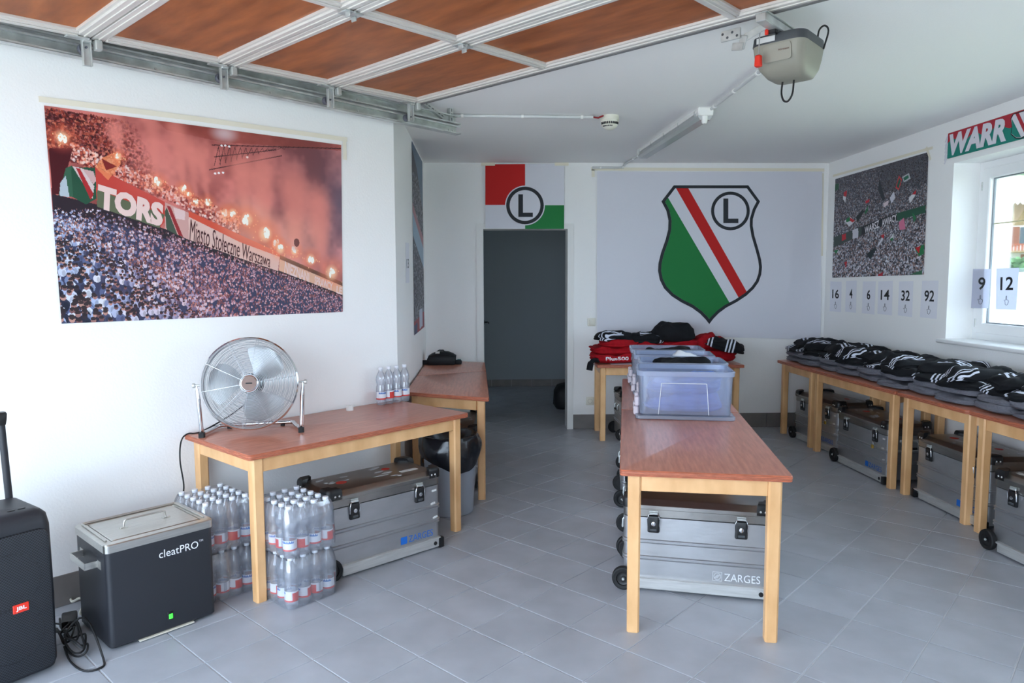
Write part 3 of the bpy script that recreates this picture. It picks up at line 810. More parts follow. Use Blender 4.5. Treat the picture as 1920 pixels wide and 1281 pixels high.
film(1.442 - .033, 1.442 + 3 * SP + .033, -3.272 + .033, -3.272 - 4 * SP - .033, BH + .004, BH + .232, 'clear film around the upper bottle pack behind the wash box', 3)
film(1.442 - .033, 1.442 + 3 * SP + .033, -3.272 + .033, -3.272 - 4 * SP - .033, .004, .232, 'clear film around the lower bottle pack behind the wash box', 4)

# ------------------------------------------------------------------ fan
fa = math.atan2(.213, .977)
fan = thing('floor_fan', 'round chrome fan with wire grille standing on the left table', 'fan', (-1.247, 3.688, TH_), fa); fan.scale = (.92, .92, .92)
FZ = .292; FR = .258; TILT = Matrix.Translation((0, 0, FZ)) @ Matrix.Rotation(math.radians(-9), 4, 'X')
def fan_ring(bm, r, y, rad, n=56, k=4): tube(bm, [TILT @ Vector((r * math.cos(2 * PI * i / n), y, r * math.sin(2 * PI * i / n))) for i in range(n)], rad, k, True)
def yfront(r): return -.045 - .030 * (1 - (r / FR) ** 2)
def yrear(r): return .060 + .030 * (1 - (r / FR) ** 2)
for nm, yf_, cnt, r_in in (('front_grille', yfront, 27, .050), ('rear_grille', yrear, 15, .075)):
    bm = BM()
    for i in range(cnt):
        r = r_in + (FR - .006 - r_in) * i / (cnt - 1); fan_ring(bm, r, yf_(r), .0014 if nm == 'front_grille' else .0011, 60, 4)
    for k in range(10):
        a = 2 * PI * k / 10 + .15
        tube(bm, [TILT @ Vector((r * math.cos(a), yf_(r), r * math.sin(a))) for r in (r_in - .012, .12, .19, FR - .003)], .0014, 5)
    obj(nm, bm, M_WIRE, fan, 60)
bm = BM()
for i in range(60):
    pass
prof = [(FR - .004, -.046), (FR + .003, -.040), (FR + .003, .056), (FR - .004, .062), (FR - .001, .05), (FR - .001, -.036), (FR - .004, -.046)]
lathe(bm, [(r, -y) for r, y in prof], 64, TILT @ Matrix.Rotation(PI / 2, 4, 'X'))
obj('outer_band', bm, M_CHROME, fan, 40)
M_BLADE = mat('fan_blade', (206, 208, 210), .3, .7)
for k in range(3):
    bm = BM(); a0 = 2 * PI * k / 3 - PI / 2 + .28; nr, na = 9, 11; g = []
    for i in range(nr + 1):
        r = .045 + (.222 - .045) * i / nr; row = []
        half = .50 + .22 * math.sin(PI * min(1, i / nr * .9)); sweep = .55 * (i / nr) ** 1.3
        if i == nr: half *= .62
        for j in range(na + 1):
            t_ = j / na - .5; a = a0 + sweep * .5 + t_ * half * 2 * .95
            y = t_ * .055 * (1 - .25 * i / nr) + .010 * math.cos(t_ * PI)
            row.append(bm.verts.new(TILT @ Vector((r * math.cos(a), y, r * math.sin(a)))))
        g.append(row)
    for i in range(nr):
        for j in range(na): bm.faces.new((g[i][j], g[i][j + 1], g[i + 1][j + 1], g[i + 1][j]))
    ex = bmesh.ops.solidify(bm, geom=bm.faces[:], thickness=.0018)
    obj('blade', bm, M_BLADE, fan, 50)
FM = TILT @ Matrix.Rotation(PI / 2, 4, 'X')           # local z points forward
bm = BM(); lathe(bm, [(0, .080), (.040, .080), (.047, .076), (.050, .070), (.050, .066), (0, .066)], 32, FM); bd = obj('centre_badge', bm, M_CHROME, fan, 35)
bm = BM(); lathe(bm, [(0, .0815), (.039, .0815), (.040, .0795), (0, .0795)], 32, FM); obj('badge_face', bm, mat('badge_copper', (112, 90, 82), .4, .3), fan)
bm = BM(); box2(bm, (-.017, -.003, .0815), (.017, .004, .0822), M=FM); obj('maker_mark', bm, M_BLACKINK, fan)
bm = BM(); lathe(bm, [(0, -.02), (.045, -.02), (.06, -.035), (.064, -.10), (.052, -.125), (0, -.128)], 24, FM); obj('motor', bm, M_BLACKP, fan, 40)
bm = BM(); lathe(bm, [(0, .03), (.04, .026), (.046, .0), (.046, -.022), (0, -.022)], 24, FM); obj('rotor_hub', bm, M_BLADE, fan, 40)
for sx in (-1, 1):
    bm = BM(); tube(bm, [(sx * .283, 0, FZ), (sx * .282, 0, FZ - .03), (sx * .277, 0, FZ - .075)], [.004, .009, .0125], 10)
    tube(bm, [(sx * .277, 0, FZ - .075), (sx * .270, .002, .05), (sx * .266, .004, .022), (sx * .258, .03, .018)], .0125, 12)
    obj('upright', bm, M_CHROME, fan, 60)
    bm = BM(); cyl(bm, (sx * .258, 0, FZ), (sx * .302, 0, FZ), .006, 10); lathe(bm, [(0, -.006), (.012, -.006), (.014, 0), (.012, .008), (0, .01)], 10, Matrix.Translation((sx * .297, 0, FZ)) @ Matrix.Rotation(sx * PI / 2, 4, 'Y')); obj('tilt_knob', bm, M_GALV, fan, 40)
    bm = BM(); rloft(bm, .032, .036, .006, [(0, 0), (0, .024), (-.003, .028)], 3, None, (sx * .266, -.004)); obj('rubber_foot', bm, M_RUBBER, fan)
    bm = BM(); rloft(bm, .024, .026, .005, [(0, 0), (0, .012), (-.002, .015)], 3, None, (sx * .15, .215)); obj('rubber_foot', bm, M_RUBBER, fan)
bm = BM(); tube(bm, [(-.258, .03, .018), (-.235, .10, .018), (-.215, .20, .020), (-.19, .213, .022), (.19, .213, .022), (.215, .20, .020), (.235, .10, .018), (.258, .03, .018)], .0125, 12); obj('base_tube', bm, M_CHROME, fan, 60)
# cord: from the motor over the table edge to the floor behind the wash box
inv = (Matrix.Translation((-1.247, 3.688, TH_)) @ Matrix.Rotation(fa, 4, 'Z') @ Matrix.Diagonal((.92, .92, .92, 1))).inverted()
def spline(pts, n=8):
    pts = [Vector(p) for p in pts]; out = []
    P = [pts[0] * 2 - pts[1]] + pts + [pts[-1] * 2 - pts[-2]]
    for i in range(1, len(P) - 2):
        for k in range(n):
            t = k / n; p0, p1, p2, p3 = P[i - 1:i + 3]
            out.append(.5 * ((2 * p1) + (p2 - p0) * t + (2 * p0 - 5 * p1 + 4 * p2 - p3) * t * t + (3 * p1 - p0 - 3 * p2 + p3) * t ** 3))
    out.append(pts[-1]); return out
bm = BM()
cord = [(-1.23, 3.79, TH_ + .22), (-1.30, 3.83, TH_ + .16), (-1.42, 3.84, TH_ + .07), G(1.62, -3.70, TH_ + .006), G(1.56, -3.715, TH_ + .004), G(1.525, -3.715, TH_ - .03), G(1.515, -3.715, .6), G(1.53, -3.72, .45), G(1.50, -3.72, .35), G(1.46, -3.72, .1), G(1.40, -3.72, .008), G(1.2, -3.72, .006)]
tube(bm, [inv @ p for p in spline(cord)], .0042, 6); obj('power_cord', bm, M_RUBBER, fan, 60)
# small tape roll and on the table
bm = BM(); lathe(bm, [(.012, 0), (.022, 0), (.022, .03), (.012, .03), (.012, 0)], 24); o = obj('tape_roll', bm, M_WHITEP, None, 40); o.location = G(2.53, -3.66, TH_)
tag(o, 'small white tape roll on the fan table', 'tape')
# ------------------------------------------------------------------ wash box
M_WB = mat('black_powder_coat', (34, 36, 42), .45, bump=.03, bscale=300)
wb = thing('wash_box', 'black box with stainless lid and white lettering, left of the fan table', 'wash box', G(1.18, -3.305, 0), TH)
WL, WD, WH = .445, .375, .455
bm = BM(); rloft(bm, WL, WD, .022, [(-.006, .012), (0, .018), (0, WH - .035)], 5); obj('body', bm, M_WB, wb, 40)
bm = BM(); rloft(bm, WL, WD, .018, [(.003, WH - .036), (.004, WH - .004), (.001, WH), (-.035, WH), (-.037, WH - .004), (-.037, WH - .012)], 5, cap=False); obj('steel_rim', bm, M_STEEL, wb, 35)
bm = BM(); rloft(bm, WL - .08, WD - .08, .012, [(0, WH - .012), (0, WH - .002), (-.004, WH + .001)], 4); obj('lid_panel', bm, M_STEEL, wb, 35)
bm = BM(); tube(bm, [(-.20, .165, WH + .004), (.20, .165, WH + .004)], .006, 8); tube(bm, [(-.2, .165, WH + .004), (-.203, -.14, WH + .003)], .0045, 6); tube(bm, [(.2, .165, WH + .004), (.203, -.14, WH + .003)], .0045, 6); obj('drip_edge', bm, M_STEEL, wb, 50)
bm = BM()
for sx in (-1, 1): box2(bm, (sx * .09 - .016, -.018, WH), (sx * .09 + .016, .002, WH + .004), .001)
tube(bm, [(-.09, -.008, WH + .003), (-.085, -.009, WH + .030), (-.075, -.010, WH + .034), (.075, -.010, WH + .034), (.085, -.009, WH + .030), (.09, -.008, WH + .003)], .0042, 8); obj('lid_handle', bm, M_STEEL, wb, 50)
bm = BM()
for a, b in (((-WL / 2, -.09), (-WL / 2 - .05, -.09)), ((-WL / 2, .09), (-WL / 2 - .05, .09))): box2(bm, (a[0], a[1] - .002, WH - .115), (b[0], a[1] + .002, WH - .087))
box2(bm, (-WL / 2 - .052, -.092, WH - .115), (-WL / 2 - .048, .092, WH - .087))
for y in (-.108, .108): box2(bm, (-WL / 2 - .002, y - .02, WH - .118), (-WL / 2 + .001, y + .02, WH - .084))
obj('side_handle', bm, M_STEEL, wb)
text_at('lettering', 'cleat', face((-.015, -WD / 2 - .0008, WH - .115), (1, 0, 0)), .085, .034, M_WHITEINK, wb)
text_at('lettering', 'PRO', face((.074, -WD / 2 - .0008, WH - .115), (1, 0, 0)), .080, .033, M_WHITEINK, wb)
text_at('lettering', 'TM', face((.158, -WD / 2 - .0008, WH - .090), (1, 0, 0)), .018, .009, M_WHITEINK, wb)
def emit(name, c, s):
    m = bpy.data.materials.new(name); m.use_nodes = True; b = m.node_tree.nodes['Principled BSDF']
    b.inputs['Base Color'].default_value = lin(c); b.inputs['Emission Color'].default_value = lin(c); b.inputs['Emission Strength'].default_value = s; return m
bm = BM(); box2(bm, (.008, -WD / 2 - .004, .055), (.034, -WD / 2 + .002, .092), .003); sw = obj('power_switch', bm, M_BLACKP, wb)
bm = BM(); box2(bm, (.013, -WD / 2 - .006, .060), (.029, -WD / 2 - .003, .082), .002); obj('switch_light', bm, emit('green_lamp', (60, 220, 60), 1.2), sw)
for x in (-.17, .17):
    for y in (-.14, .14): bm = BM(); cyl(bm, (x, y, 0), (x, y, .013), .014, 12); obj('rubber_foot', bm, M_RUBBER, wb)
bm = BM(); box2(bm, (-.11, -WD / 2 - .006, .006), (.12, -WD / 2 + .01, .011)); obj('base_strip', bm, mat('pale_strip', (210, 205, 190), .6), wb)

# ------------------------------------------------------------------ loudspeaker
sp_rz = TH + math.radians(7)
sa = Vector((math.cos(sp_rz), math.sin(sp_rz), 0)); sb = Vector((-math.sin(sp_rz), math.cos(sp_rz), 0))
SW, SD, SH = .335, .32, .655
corner = Vector((-1.71, 2.755, 0))
sp = thing('loudspeaker', 'tall black party loudspeaker with trolley handle at the left picture edge', 'speaker', corner - sa * SW / 2 + sb * SD / 2, sp_rz)
M_SPK = mat('speaker_plastic', (36, 38, 44), .5, bump=.02, bscale=200)
M_GRL = mat('speaker_grille', (26, 28, 33), .55)
bm = BM(); rloft(bm, SW, SD, .05, [(-.03, .006), (-.012, .016), (-.004, .04), (0, .30), (-.003, SH - .07), (-.012, SH - .025), (-.03, SH - .006), (-.05, SH)], 6); obj('cabinet', bm, M_SPK, sp, 50)
# honeycomb front grille: perforated-looking relief, pressed out of one panel
def grille_mat():
    m = bpy.data.materials.new('honeycomb_grille'); m.use_nodes = True; nt = m.node_tree; N = nt.nodes; L = nt.links; b = N['Principled BSDF']
    b.inputs['Roughness'].default_value = .5
    t = N.new('ShaderNodeTexCoord'); v = N.new('ShaderNodeTexVoronoi'); v.inputs['Scale'].default_value = 130; v.inputs['Randomness'].default_value = 0.0
    mp = N.new('ShaderNodeMapping'); mp.inputs['Scale'].default_value = (1, 0, 1); mp.inputs['Rotation'].default_value = (0, PI / 4, 0)
    L.new(t.outputs['Object'], mp.inputs[0]); L.new(mp.outputs[0], v.inputs['Vector'])
    r = N.new('ShaderNodeValToRGB'); r.color_ramp.elements[0].position = .32; r.color_ramp.elements[0].color = lin((8, 9, 11)); r.color_ramp.elements[1].position = .45; r.color_ramp.elements[1].color = lin((44, 48, 56))
    L.new(v.outputs['Distance'], r.inputs[0]); L.new(r.outputs[0], b.inputs['Base Color'])
    bp = N.new('ShaderNodeBump'); bp.inputs['Strength'].default_value = .5; bp.inputs['Distance'].default_value = .002; L.new(v.outputs['Distance'], bp.inputs['Height']); L.new(bp.outputs[0], b.inputs['Normal'])
    return m
GM = grille_mat()
bm = BM(); Mf = face((0, -SD / 2 - .004, SH / 2 - .02), (1, 0, 0)); n_ = 22; g = []
rr_ = rrect(SW - .05, SH - .10, .035, 5)
A = [bm.verts.new(Mf @ Vector((x, y, -.01))) for x, y in rr_]; B = [bm.verts.new(Mf @ Vector((x * .985, y * .99, .004))) for x, y in rr_]; C = [bm.verts.new(Mf @ Vector((x * .93, y * .96, .008))) for x, y in rr_]
for U_, V_ in ((A, B), (B, C)):
    for j in range(len(U_)): bm.faces.new((U_[j], U_[(j + 1) % len(U_)], V_[(j + 1) % len(U_)], V_[j]))
bm.faces.new(C); obj('front_grille', bm, GM, sp, 40)
for z in (.20, .41):
    bm = BM(); tube(bm, [Mf @ Vector((.105 * math.cos(2 * PI * i / 40), z - (SH / 2 - .02) + .105 * math.sin(2 * PI * i / 40), .0075)) for i in range(40)], .0022, 5, True); obj('woofer_ring', bm, M_GRL, sp, 60)
bm = BM(); box2(bm, (.005, -SD / 2 - .017, .285), (.058, -SD / 2 - .011, .318), .002); bdg = obj('badge', bm, M_RED, sp)
text_at('lettering', 'JBL', face((.014, -SD / 2 - .0175, .292), (1, 0, 0)), .035, .018, M_WHITEINK, bdg, bold=.03)
bm = BM(); box2(bm, (-.10, -.03, SH - .004), (.02, .02, SH + .002), .004); obj('orange_slot', bm, mat('orange_panel', (226, 92, 40), .5), sp)
for x in (-.06, -.01, .05, .085):
    bm = BM(); rloft(bm, .026, .016, .006, [(0, SH - .002), (0, SH + .002), (-.002, SH + .003)], 3, None, (x, -.085)); obj('button', bm, M_BLACKP, sp, 40)
bm = BM(); pb_ = (Matrix.Translation(sp.location) @ Matrix.Rotation(sp_rz, 4, 'Z')).inverted() @ gz(17, 932, SH)
tube(bm, [(pb_.x, pb_.y, SH - .01), (pb_.x - .012, pb_.y, SH + .34)], .0135, 12); obj('handle_pole', bm, M_SPK, sp, 50)
bm = BM(); rloft(bm, .034, .034, .010, [(-.002, SH + .30), (.002, SH + .32), (.004, SH + .345), (0, SH + .352)], 4, None, (pb_.x - .012, pb_.y)); obj('handle_knob', bm, M_BLACKP, sp, 40)
bm = BM(); box2(bm, (SW / 2 - .006, -.06, SH - .115), (SW / 2 + .010, .03, SH - .10), .004); obj('side_grip', bm, M_BLACKP, sp)
for x in (-.11, .11):
    for y in (-.10, .10): bm = BM(); cyl(bm, (x, y, 0), (x, y, .01), .014, 10); obj('rubber_foot', bm, M_RUBBER, sp)

# ------------------------------------------------------------------ cables on the floor
bm = BM(); rs = random.Random(4); c0 = G(.855, -3.30); pts = []
for k in range(46):
    a = k * .62; rx = .032 + .014 * math.sin(k * .7); ry = .10 + .05 * math.cos(k * .45)
    pts.append(c0 + D1 * (rx * math.cos(a) + .012 * math.sin(k * .21)) + D2 * (ry * math.sin(a) + .04 * math.cos(k * .13)) + Vector((0, 0, .012 + .05 * (k / 46) + .035 * max(0, math.sin(k * 1.3)))))
pts = [gz(112, 1160, .02), gz(116, 1180, .02)] + pts + [G(.90, -3.22, .14), G(.915, -3.07, .012), G(.885, -3.015, .006), G(.835, -3.04, .006), G(.822, -3.16, .006), G(.84, -3.3, .01)]
tube(bm, spline(pts, 4), .0042, 6); o = obj('cable_coil', bm, M_RUBBER, None, 60)
tag(o, 'tangled black mains cable between the loudspeaker and the wash box', 'cable')
bm = BM(); box(bm, gz(130, 1162, .05), (.06, .11, .035), .5, .008, 2); o = obj('power_adapter', bm, M_BLACKP, None, 40); tag(o, 'black power adapter lying in the cable tangle', 'adapter')
bm = BM(); tube(bm, spline([gz(132, 1120, .006), gz(136, 1128, .05), gz(150, 1122, .10), gz(160, 1130, .06), gz(150, 1150, .02), gz(166, 1152, .008)], 6), .006, 8)
o = obj('grey_cable', bm, mat('pale_cable', (190, 186, 172), .6), None, 60); tag(o, 'thick pale grey cable loop behind the black cable tangle', 'cable')

# ------------------------------------------------------------------ waste bin
wbn = thing('waste_bin', 'round grey waste bin lined with a black plastic bag', 'bin', (-.275, 4.625, 0))
bm = BM(); lathe(bm, [(0, 0), (.145, 0), (.152, .006), (.178, .46), (.182, .50), (.178, .50), (.150, .02), (0, .02)], 36); obj('bin_body', bm, mat('bin_grey', (160, 168, 180), .45), wbn, 40)
bm = BM(); nu, nv = 72, 16; g = []
for i in range(nv + 1):
    f = i / nv; row = []
    for j in range(nu):
        a = 2 * PI * j / nu
        nz = noise.fractal(Vector((math.cos(a) * 2.2, math.sin(a) * 2.2, f * 2.2)), 1.0, 2.0, 4)
        if f < .55:       # outside skirt, bottom to rim
            t_ = f / .55; r = .186 + .020 * math.sin(t_ * PI) + .012 * nz; z = .335 + .04 * math.sin(2 * a + .6) + (.52 - .335 - .04 * math.sin(2 * a + .6)) * t_ + .012 * nz
        else:             # over the rim and down inside
            t_ = (f - .55) / .45; r = .188 - .07 * t_ + .014 * nz; z = .52 + .028 * math.sin(t_ * PI) * (1 + nz) - .16 * t_ ** 1.5
        row.append(bm.verts.new((r * math.cos(a), r * math.sin(a), z)))
    g.append(row)
for i in range(nv):
    for j in range(nu): bm.faces.new((g[i][j], g[i][(j + 1) % nu], g[i + 1][(j + 1) % nu], g[i + 1][j]))
bm.faces.new(g[-1]); obj('bin_bag', bm, mat('bin_bag_black', (24, 26, 32), .22, bump=.25, bscale=22), wbn, 80)

# ------------------------------------------------------------------ waist bag, corridor bag
M_NYL = mat('black_nylon', (24, 26, 30), .6, bump=.08, bscale=160)
pb = gz(827, 685, TH_)
wbag = thing('waist_bag', 'black zipped waist bag with strap on the side table', 'bag', (pb.x, pb.y + .07, TH_), .03)
bm = BM(); rings = []
for z, w, d, yo in ((0, .262, .125, 0), (.006, .272, .135, 0), (.05, .274, .138, 0), (.085, .262, .13, .002), (.105, .20, .11, .006), (.122, .12, .08, .01), (.127, .05, .04, .012)):
    rings.append([(x + (.01 if z > .08 else 0), y + yo, z) for x, y in rrect(w, d, min(.03, d / 2.2), 5)])
loft(bm, rings); obj('pouch', bm, M_NYL, wbag, 60)
bm = BM(); tube(bm, [(-.12, -.066, .086), (-.06, -.069, .094), (.05, -.069, .094), (.115, -.064, .084)], .004, 6); tube(bm, [(-.125, -.070, .045), (.125, -.070, .045)], .003, 6); obj('zip', bm, M_BLACKP, wbag, 60)
bm = BM(); tube(bm, [(-.05, -.02, .118), (-.02, -.02, .138), (.02, -.02, .138), (.03, -.02, .122)], .006, 6); obj('carry_loop', bm, M_NYL, wbag, 60)
bm = BM(); box(bm, (-.035, -.045, .118), (.04, .03, .004), Matrix.Rotation(.5, 4, 'X')); obj('white_tag', bm, M_STK_W, wbag)
for sx, m in ((-1, M_NYL), (1, M_NYL)):
    bm = BM(); rloft(bm, .07, .05, .018, [(-.006, 0), (0, .012), (0, .03), (-.008, .042)], 4, None, (sx * .158, .0)); st_ = obj('strap_roll', bm, m, wbag, 50)
bm = BM(); box2(bm, (.15, -.02, .040), (.185, .02, .047), .003); obj('buckle', bm, mat('teal_buckle', (30, 90, 105), .5), wbag)
cb = gz(1056, 775)
bm = BM(); rings = []
for z, w, d in ((0, .30, .30), (.03, .34, .34), (.20, .33, .33), (.27, .26, .26), (.30, .12, .12)):
    rings.append([(x + .02 * noise.noise(Vector((x * 9, y * 9, z * 9))), y, z) for x, y in rrect(w, d, .09, 5)])
loft(bm, rings); o = obj('holdall', bm, M_NYL, None, 60); o.location = (.925, 8.40, 0); tag(o, 'dark holdall on the corridor floor just inside the doorway', 'bag')
bm = BM(); box(bm, (0, 0, .012), (.22, .10, .024), .2, .01, 2); o = obj('floor_cloth', bm, mat('beige_cloth', (150, 140, 118), .9), None, 50); o.location = gz(982, 721); tag(o, 'small beige cloth on the floor at the end of the corridor', 'cloth')

# ------------------------------------------------------------------ garments
def stripe_mat(name, base, mode, c=(216, 220, 234)):
    if name in MATS: return MATS[name]
    m = bpy.data.materials.new(name); m.use_nodes = True; nt = m.node_tree; N = nt.nodes; L = nt.links; b = N['Principled BSDF']
    b.inputs['Roughness'].default_value = .8; b.inputs['Specular IOR Level'].default_value = .25
    t = N.new('ShaderNodeTexCoord'); nz = N.new('ShaderNodeTexNoise'); nz.inputs['Scale'].default_value = 7; L.new(t.outputs['Object'], nz.inputs['Vector'])
    s = N.new('ShaderNodeSeparateXYZ'); L.new(t.outputs['Object'], s.inputs[0])
    def M(op, a, bb=None):
        n = N.new('ShaderNodeMath'); n.operation = op
        for i, v in enumerate((a, bb)):
            if v is None: continue
            if isinstance(v, (int, float)): n.inputs[i].default_value = v
            else: L.new(v, n.inputs[i])
        return n.outputs[0]
    ax, ot, x0, y0, sg = mode
    wob = M('MULTIPLY', M('SUBTRACT', nz.outputs['Fac'], .5), .018)
    u = M('ADD', s.outputs[ax], wob); v = s.outputs[ot]
    tt = M('DIVIDE', M('SUBTRACT', u, x0), .032)
    tm = M('MODULO', M('ADD', tt, 6.4), 6.4)
    st = M('MULTIPLY', M('LESS_THAN', M('FRACT', tm), .45), M('LESS_THAN', tm, 3))
    lim = M('LESS_THAN', M('MULTIPLY', v, sg), y0)
    mk = M('MULTIPLY', st, lim)
    mx = N.new('ShaderNodeMix'); mx.data_type = 'RGBA'; mx.inputs[6].default_value = lin(base); mx.inputs[7].default_value = lin(c); L.new(mk, mx.inputs[0]); L.new(mx.outputs[2], b.inputs['Base Color'])
    MATS[name] = m; return m
KB = (20, 21, 25)
ST = [stripe_mat('black_jersey_a', KB, ('X', 'Y', -.12, -.06, 1)), stripe_mat('black_jersey_b', KB, ('Y', 'X', -.15, .06, 1)), stripe_mat('black_jersey_c', KB, ('X', 'Y', .01, .02, 1)), stripe_mat('black_jersey_d', KB, ('Y', 'X', -.12, .05, -1))]
M_GARG = mat('charcoal_fleece', (112, 112, 120), .95, var=.08, vscale=60, spec=.15)
M_GARR = mat('red_fleece', (166, 18, 30), .85, var=.10, vscale=30, spec=.2)
M_GARK = mat('black_fleece', (22, 23, 27), .85, spec=.25)
M_GARN = mat('blue_fabric', (104, 132, 196), .8, var=.12, vscale=20)
M_GARW = mat('white_fabric', (226, 228, 234), .8)
def garment_bm(w, d, h, seed, layers=2, drape=0.0, wr=1.0, nu=72, nv=26, e=.42, e2=.45):
    bm = BM(); rings = []
    sp_ = lambda c, e: math.copysign(abs(c) ** e, c)
    o = Vector((seed * 7.13, seed * 3.7, seed * 1.9))
    for i in range(nv + 1):
        v = -PI / 2 + PI * i / nv; cv, sv = math.cos(v), math.sin(v); row = []
        for j in range(nu):
            u = 2 * PI * j / nu
            x = w / 2 * sp_(cv, e) * sp_(math.cos(u), e2); y = d / 2 * sp_(cv, e) * sp_(math.sin(u), e2); zf = (1 + sp_(sv, .75)) / 2
            side = abs(cv) ** .4
            g_ = 1 - .07 * side * (1 - abs(math.sin(PI * layers * zf))) ** 3
            n1 = noise.noise(Vector((x * 7, y * 7, zf * 2)) + o); n2 = noise.fractal(Vector((x * 9, y * 15, zf * 3)) + o, 1.0, 2.0, 2)
            x *= g_ * (1 + wr * (.10 * n1 + .05 * n2)); y *= g_ * (1 + wr * (.07 * noise.noise(Vector((x * 8, y * 8, zf * 3)) - o) + .05 * n2))
            z = h * zf * (1 + wr * .22 * n1 * zf) + wr * .016 * n2 * zf
            if drape and zf > .02:
                k = max(0, abs(y) / (d / 2) - .55); z -= drape * k * k * 2.2
                k = max(0, abs(x) / (w / 2) - .6); z -= drape * k * k * 2.0
            row.append(bm.verts.new((x, y, max(z, 0) if not drape else z)))
        rings.append(row)
    for A, B in zip(rings, rings[1:]):
        for j in range(nu): bm.faces.new((A[j], A[(j + 1) % nu], B[(j + 1) % nu], B[j]))
    bmesh.ops.remove_doubles(bm, verts=bm.verts[:], dist=1e-5)
    return bm
GME = {}
def garment_me(key, mtl, *a, **k):
    kk = (key, mtl.name)
    if kk not in GME:
        me = mesh_of(key, garment_bm(*a, **k), 180); me.materials.append(mtl); GME[kk] = me
    return GME[kk]
def lay(name, me, loc, rz, label, cat, group, tilt=(0, 0)):
    o = link(name, me); o.location = loc; o.rotation_euler = (tilt[0], tilt[1], rz); return tag(o, label, cat, group)
def print_on(o, s, origin, right, up, w, h, m):
    """white lettering pressed onto a garment from above / in front"""
    dg = bpy.context.evaluated_depsgraph_get()
    bmx = BM(); bmx.from_mesh(o.data); tree_ = BVHTree.FromBMesh(bmx); bmx.free()
    uv, fs_, asp = text_verts(s, .02)
    b2 = BM(); vv = [b2.verts.new((u * w, v * h, 0)) for u, v in uv]
    for f in fs_:
        try: b2.faces.new([vv[i] for i in f])
        except ValueError: pass
    bmesh.ops.subdivide_edges(b2, edges=[e for e in b2.edges if e.calc_length() > .02], cuts=2)
    right = Vector(right).normalized(); up = Vector(up).normalized(); n = right.cross(up)
    for v in b2.verts:
        p = Vector(origin) + right * v.co.x + up * v.co.y + n * .3
        hit = tree_.ray_cast(p, -n)
        v.co = (hit[0] + hit[1] * .0025) if hit[0] else Vector(origin) + right * v.co.x + up * v.co.y
    bmesh.ops.triangulate(b2, faces=b2.faces[:])
    return obj('lettering', b2, m, o)

# right-hand row: grey trousers below, black striped jerseys on top
piles = [(3.10, 6.74), (3.08, 6.40), (3.11, 6.08), (3.09, 5.75), (3.12, 5.42), (3.10, 5.09), (3.14, 4.76), (3.12, 4.43), (3.16, 4.10), (3.14, 3.77), (3.17, 3.44)]
ords = ['at the corner', 'second from the corner', 'third from the corner', 'fourth from the corner', 'fifth from the corner', 'sixth from the corner', 'seventh from the corner', 'eighth from the corner', 'ninth from the corner', 'tenth from the corner', 'nearest the right picture edge']
rs = random.Random(11)
for i, (x, y) in enumerate(piles):
    z = TH_ + .001
    for k in range(2):
        hgt = .050 + .014 * ((i + k) % 2); s_ = i * 2 + k
        me = garment_me('folded_trousers_%d' % (s_ % 7), M_GARG, .335, .37, hgt, s_ % 7 + .3, 2, 0, 1.1)
        o = lay('folded_trousers', me, (x - .01 + rs.uniform(-.015, .015), y + rs.uniform(-.02, .02), z), PI / 2 + rs.uniform(-.15, .15), ('lower' if k == 0 else 'upper') + ' folded grey trousers in the pile ' + ords[i] + ' on the window side', 'trousers', 'grey trousers on the window-side tables')
        if (k == 1 and i in (1, 3)) or (k == 0 and i in (8, 9)):
            print_on(o.copy() if False else o, 'Plus500', (-.14 if i != 3 else .16, .06, .02), (1, 0, 0) if i != 3 else (-1, 0, 0), (0, .35, .9) if i != 3 else (0, .35, .9), .13, .035, M_WHITEINK) if i == 1 or i == 3 else None
        z += hgt * .93
    for k in range(2):
        hgt = .058 + .026 * ((i * 3 + k) % 3) / 2; s_ = i * 2 + k
        me = garment_me('folded_jersey_%d' % (s_ % 8), ST[(i + k) % 4], .35, .40 + .02 * k, hgt, s_ % 8 + 20.5, 2, .05 + .04 * k, 1.35, e=.55)
        lay('folded_jersey', me, (x + .005 + .035 * k + rs.uniform(-.02, .02), y + rs.uniform(-.05, .05), z), -PI / 2 + rs.uniform(-.45, .45), ('lower' if k == 0 else 'top') + ' black striped jersey in the pile ' + ords[i] + ' on the window side', 'jersey', 'black jerseys on the window-side tables')
        z += hgt * .88
# back table: red and black
def gar(name, m, w, d, h, seed, loc, rz, label, cat='jersey', layers=2, drape=.0, wr=1.35, tilt=(0, 0), e=.62):
    me = mesh_of(name, garment_bm(w, d, h, seed, layers, drape, wr, e=e, e2=.62), 180); me.materials.append(m)
    return lay(name, me, loc, rz, label, cat, 'red and black clothes on the back table', tilt)
z0 = TH_ + .001
r1 = gar('folded_jersey', M_GARR, .46, .38, .10, 41, (1.185, 6.80, z0), .05, 'bottom red jersey with white lettering, leftmost pile under the crest flag')
r2 = gar('folded_jersey', M_GARR, .42, .36, .09, 42, (1.19, 6.83, z0 + .075), -.1, 'middle red jersey in the leftmost pile under the crest flag')
gar('folded_jersey', M_GARR, .37, .32, .075, 43, (1.235, 6.81, z0 + .145), .1, 'upper plain red jersey in the leftmost pile under the crest flag')
gar('folded_jersey', ST[1], .34, .32, .10, 44, (1.195, 6.85, z0 + .20), .1, 'black striped jersey topping the leftmost red pile', drape=.05)
sl = BM(); tube(sl, spline([(0, 0, .0), (-.05, -.03, .005), (-.085, -.05, -.02), (-.10, -.06, -.085)], 6), [.022] * 12 + [.03] * 7, 10)
o = obj('sleeve', sl, M_GARK, r1, 80); o.location = (-.17, -.14, .035)
print_on(r1, 'Plus500', (-.11, -.10, .02), (1, 0, 0), (0, .2, 1), .22, .035, M_WHITEINK)
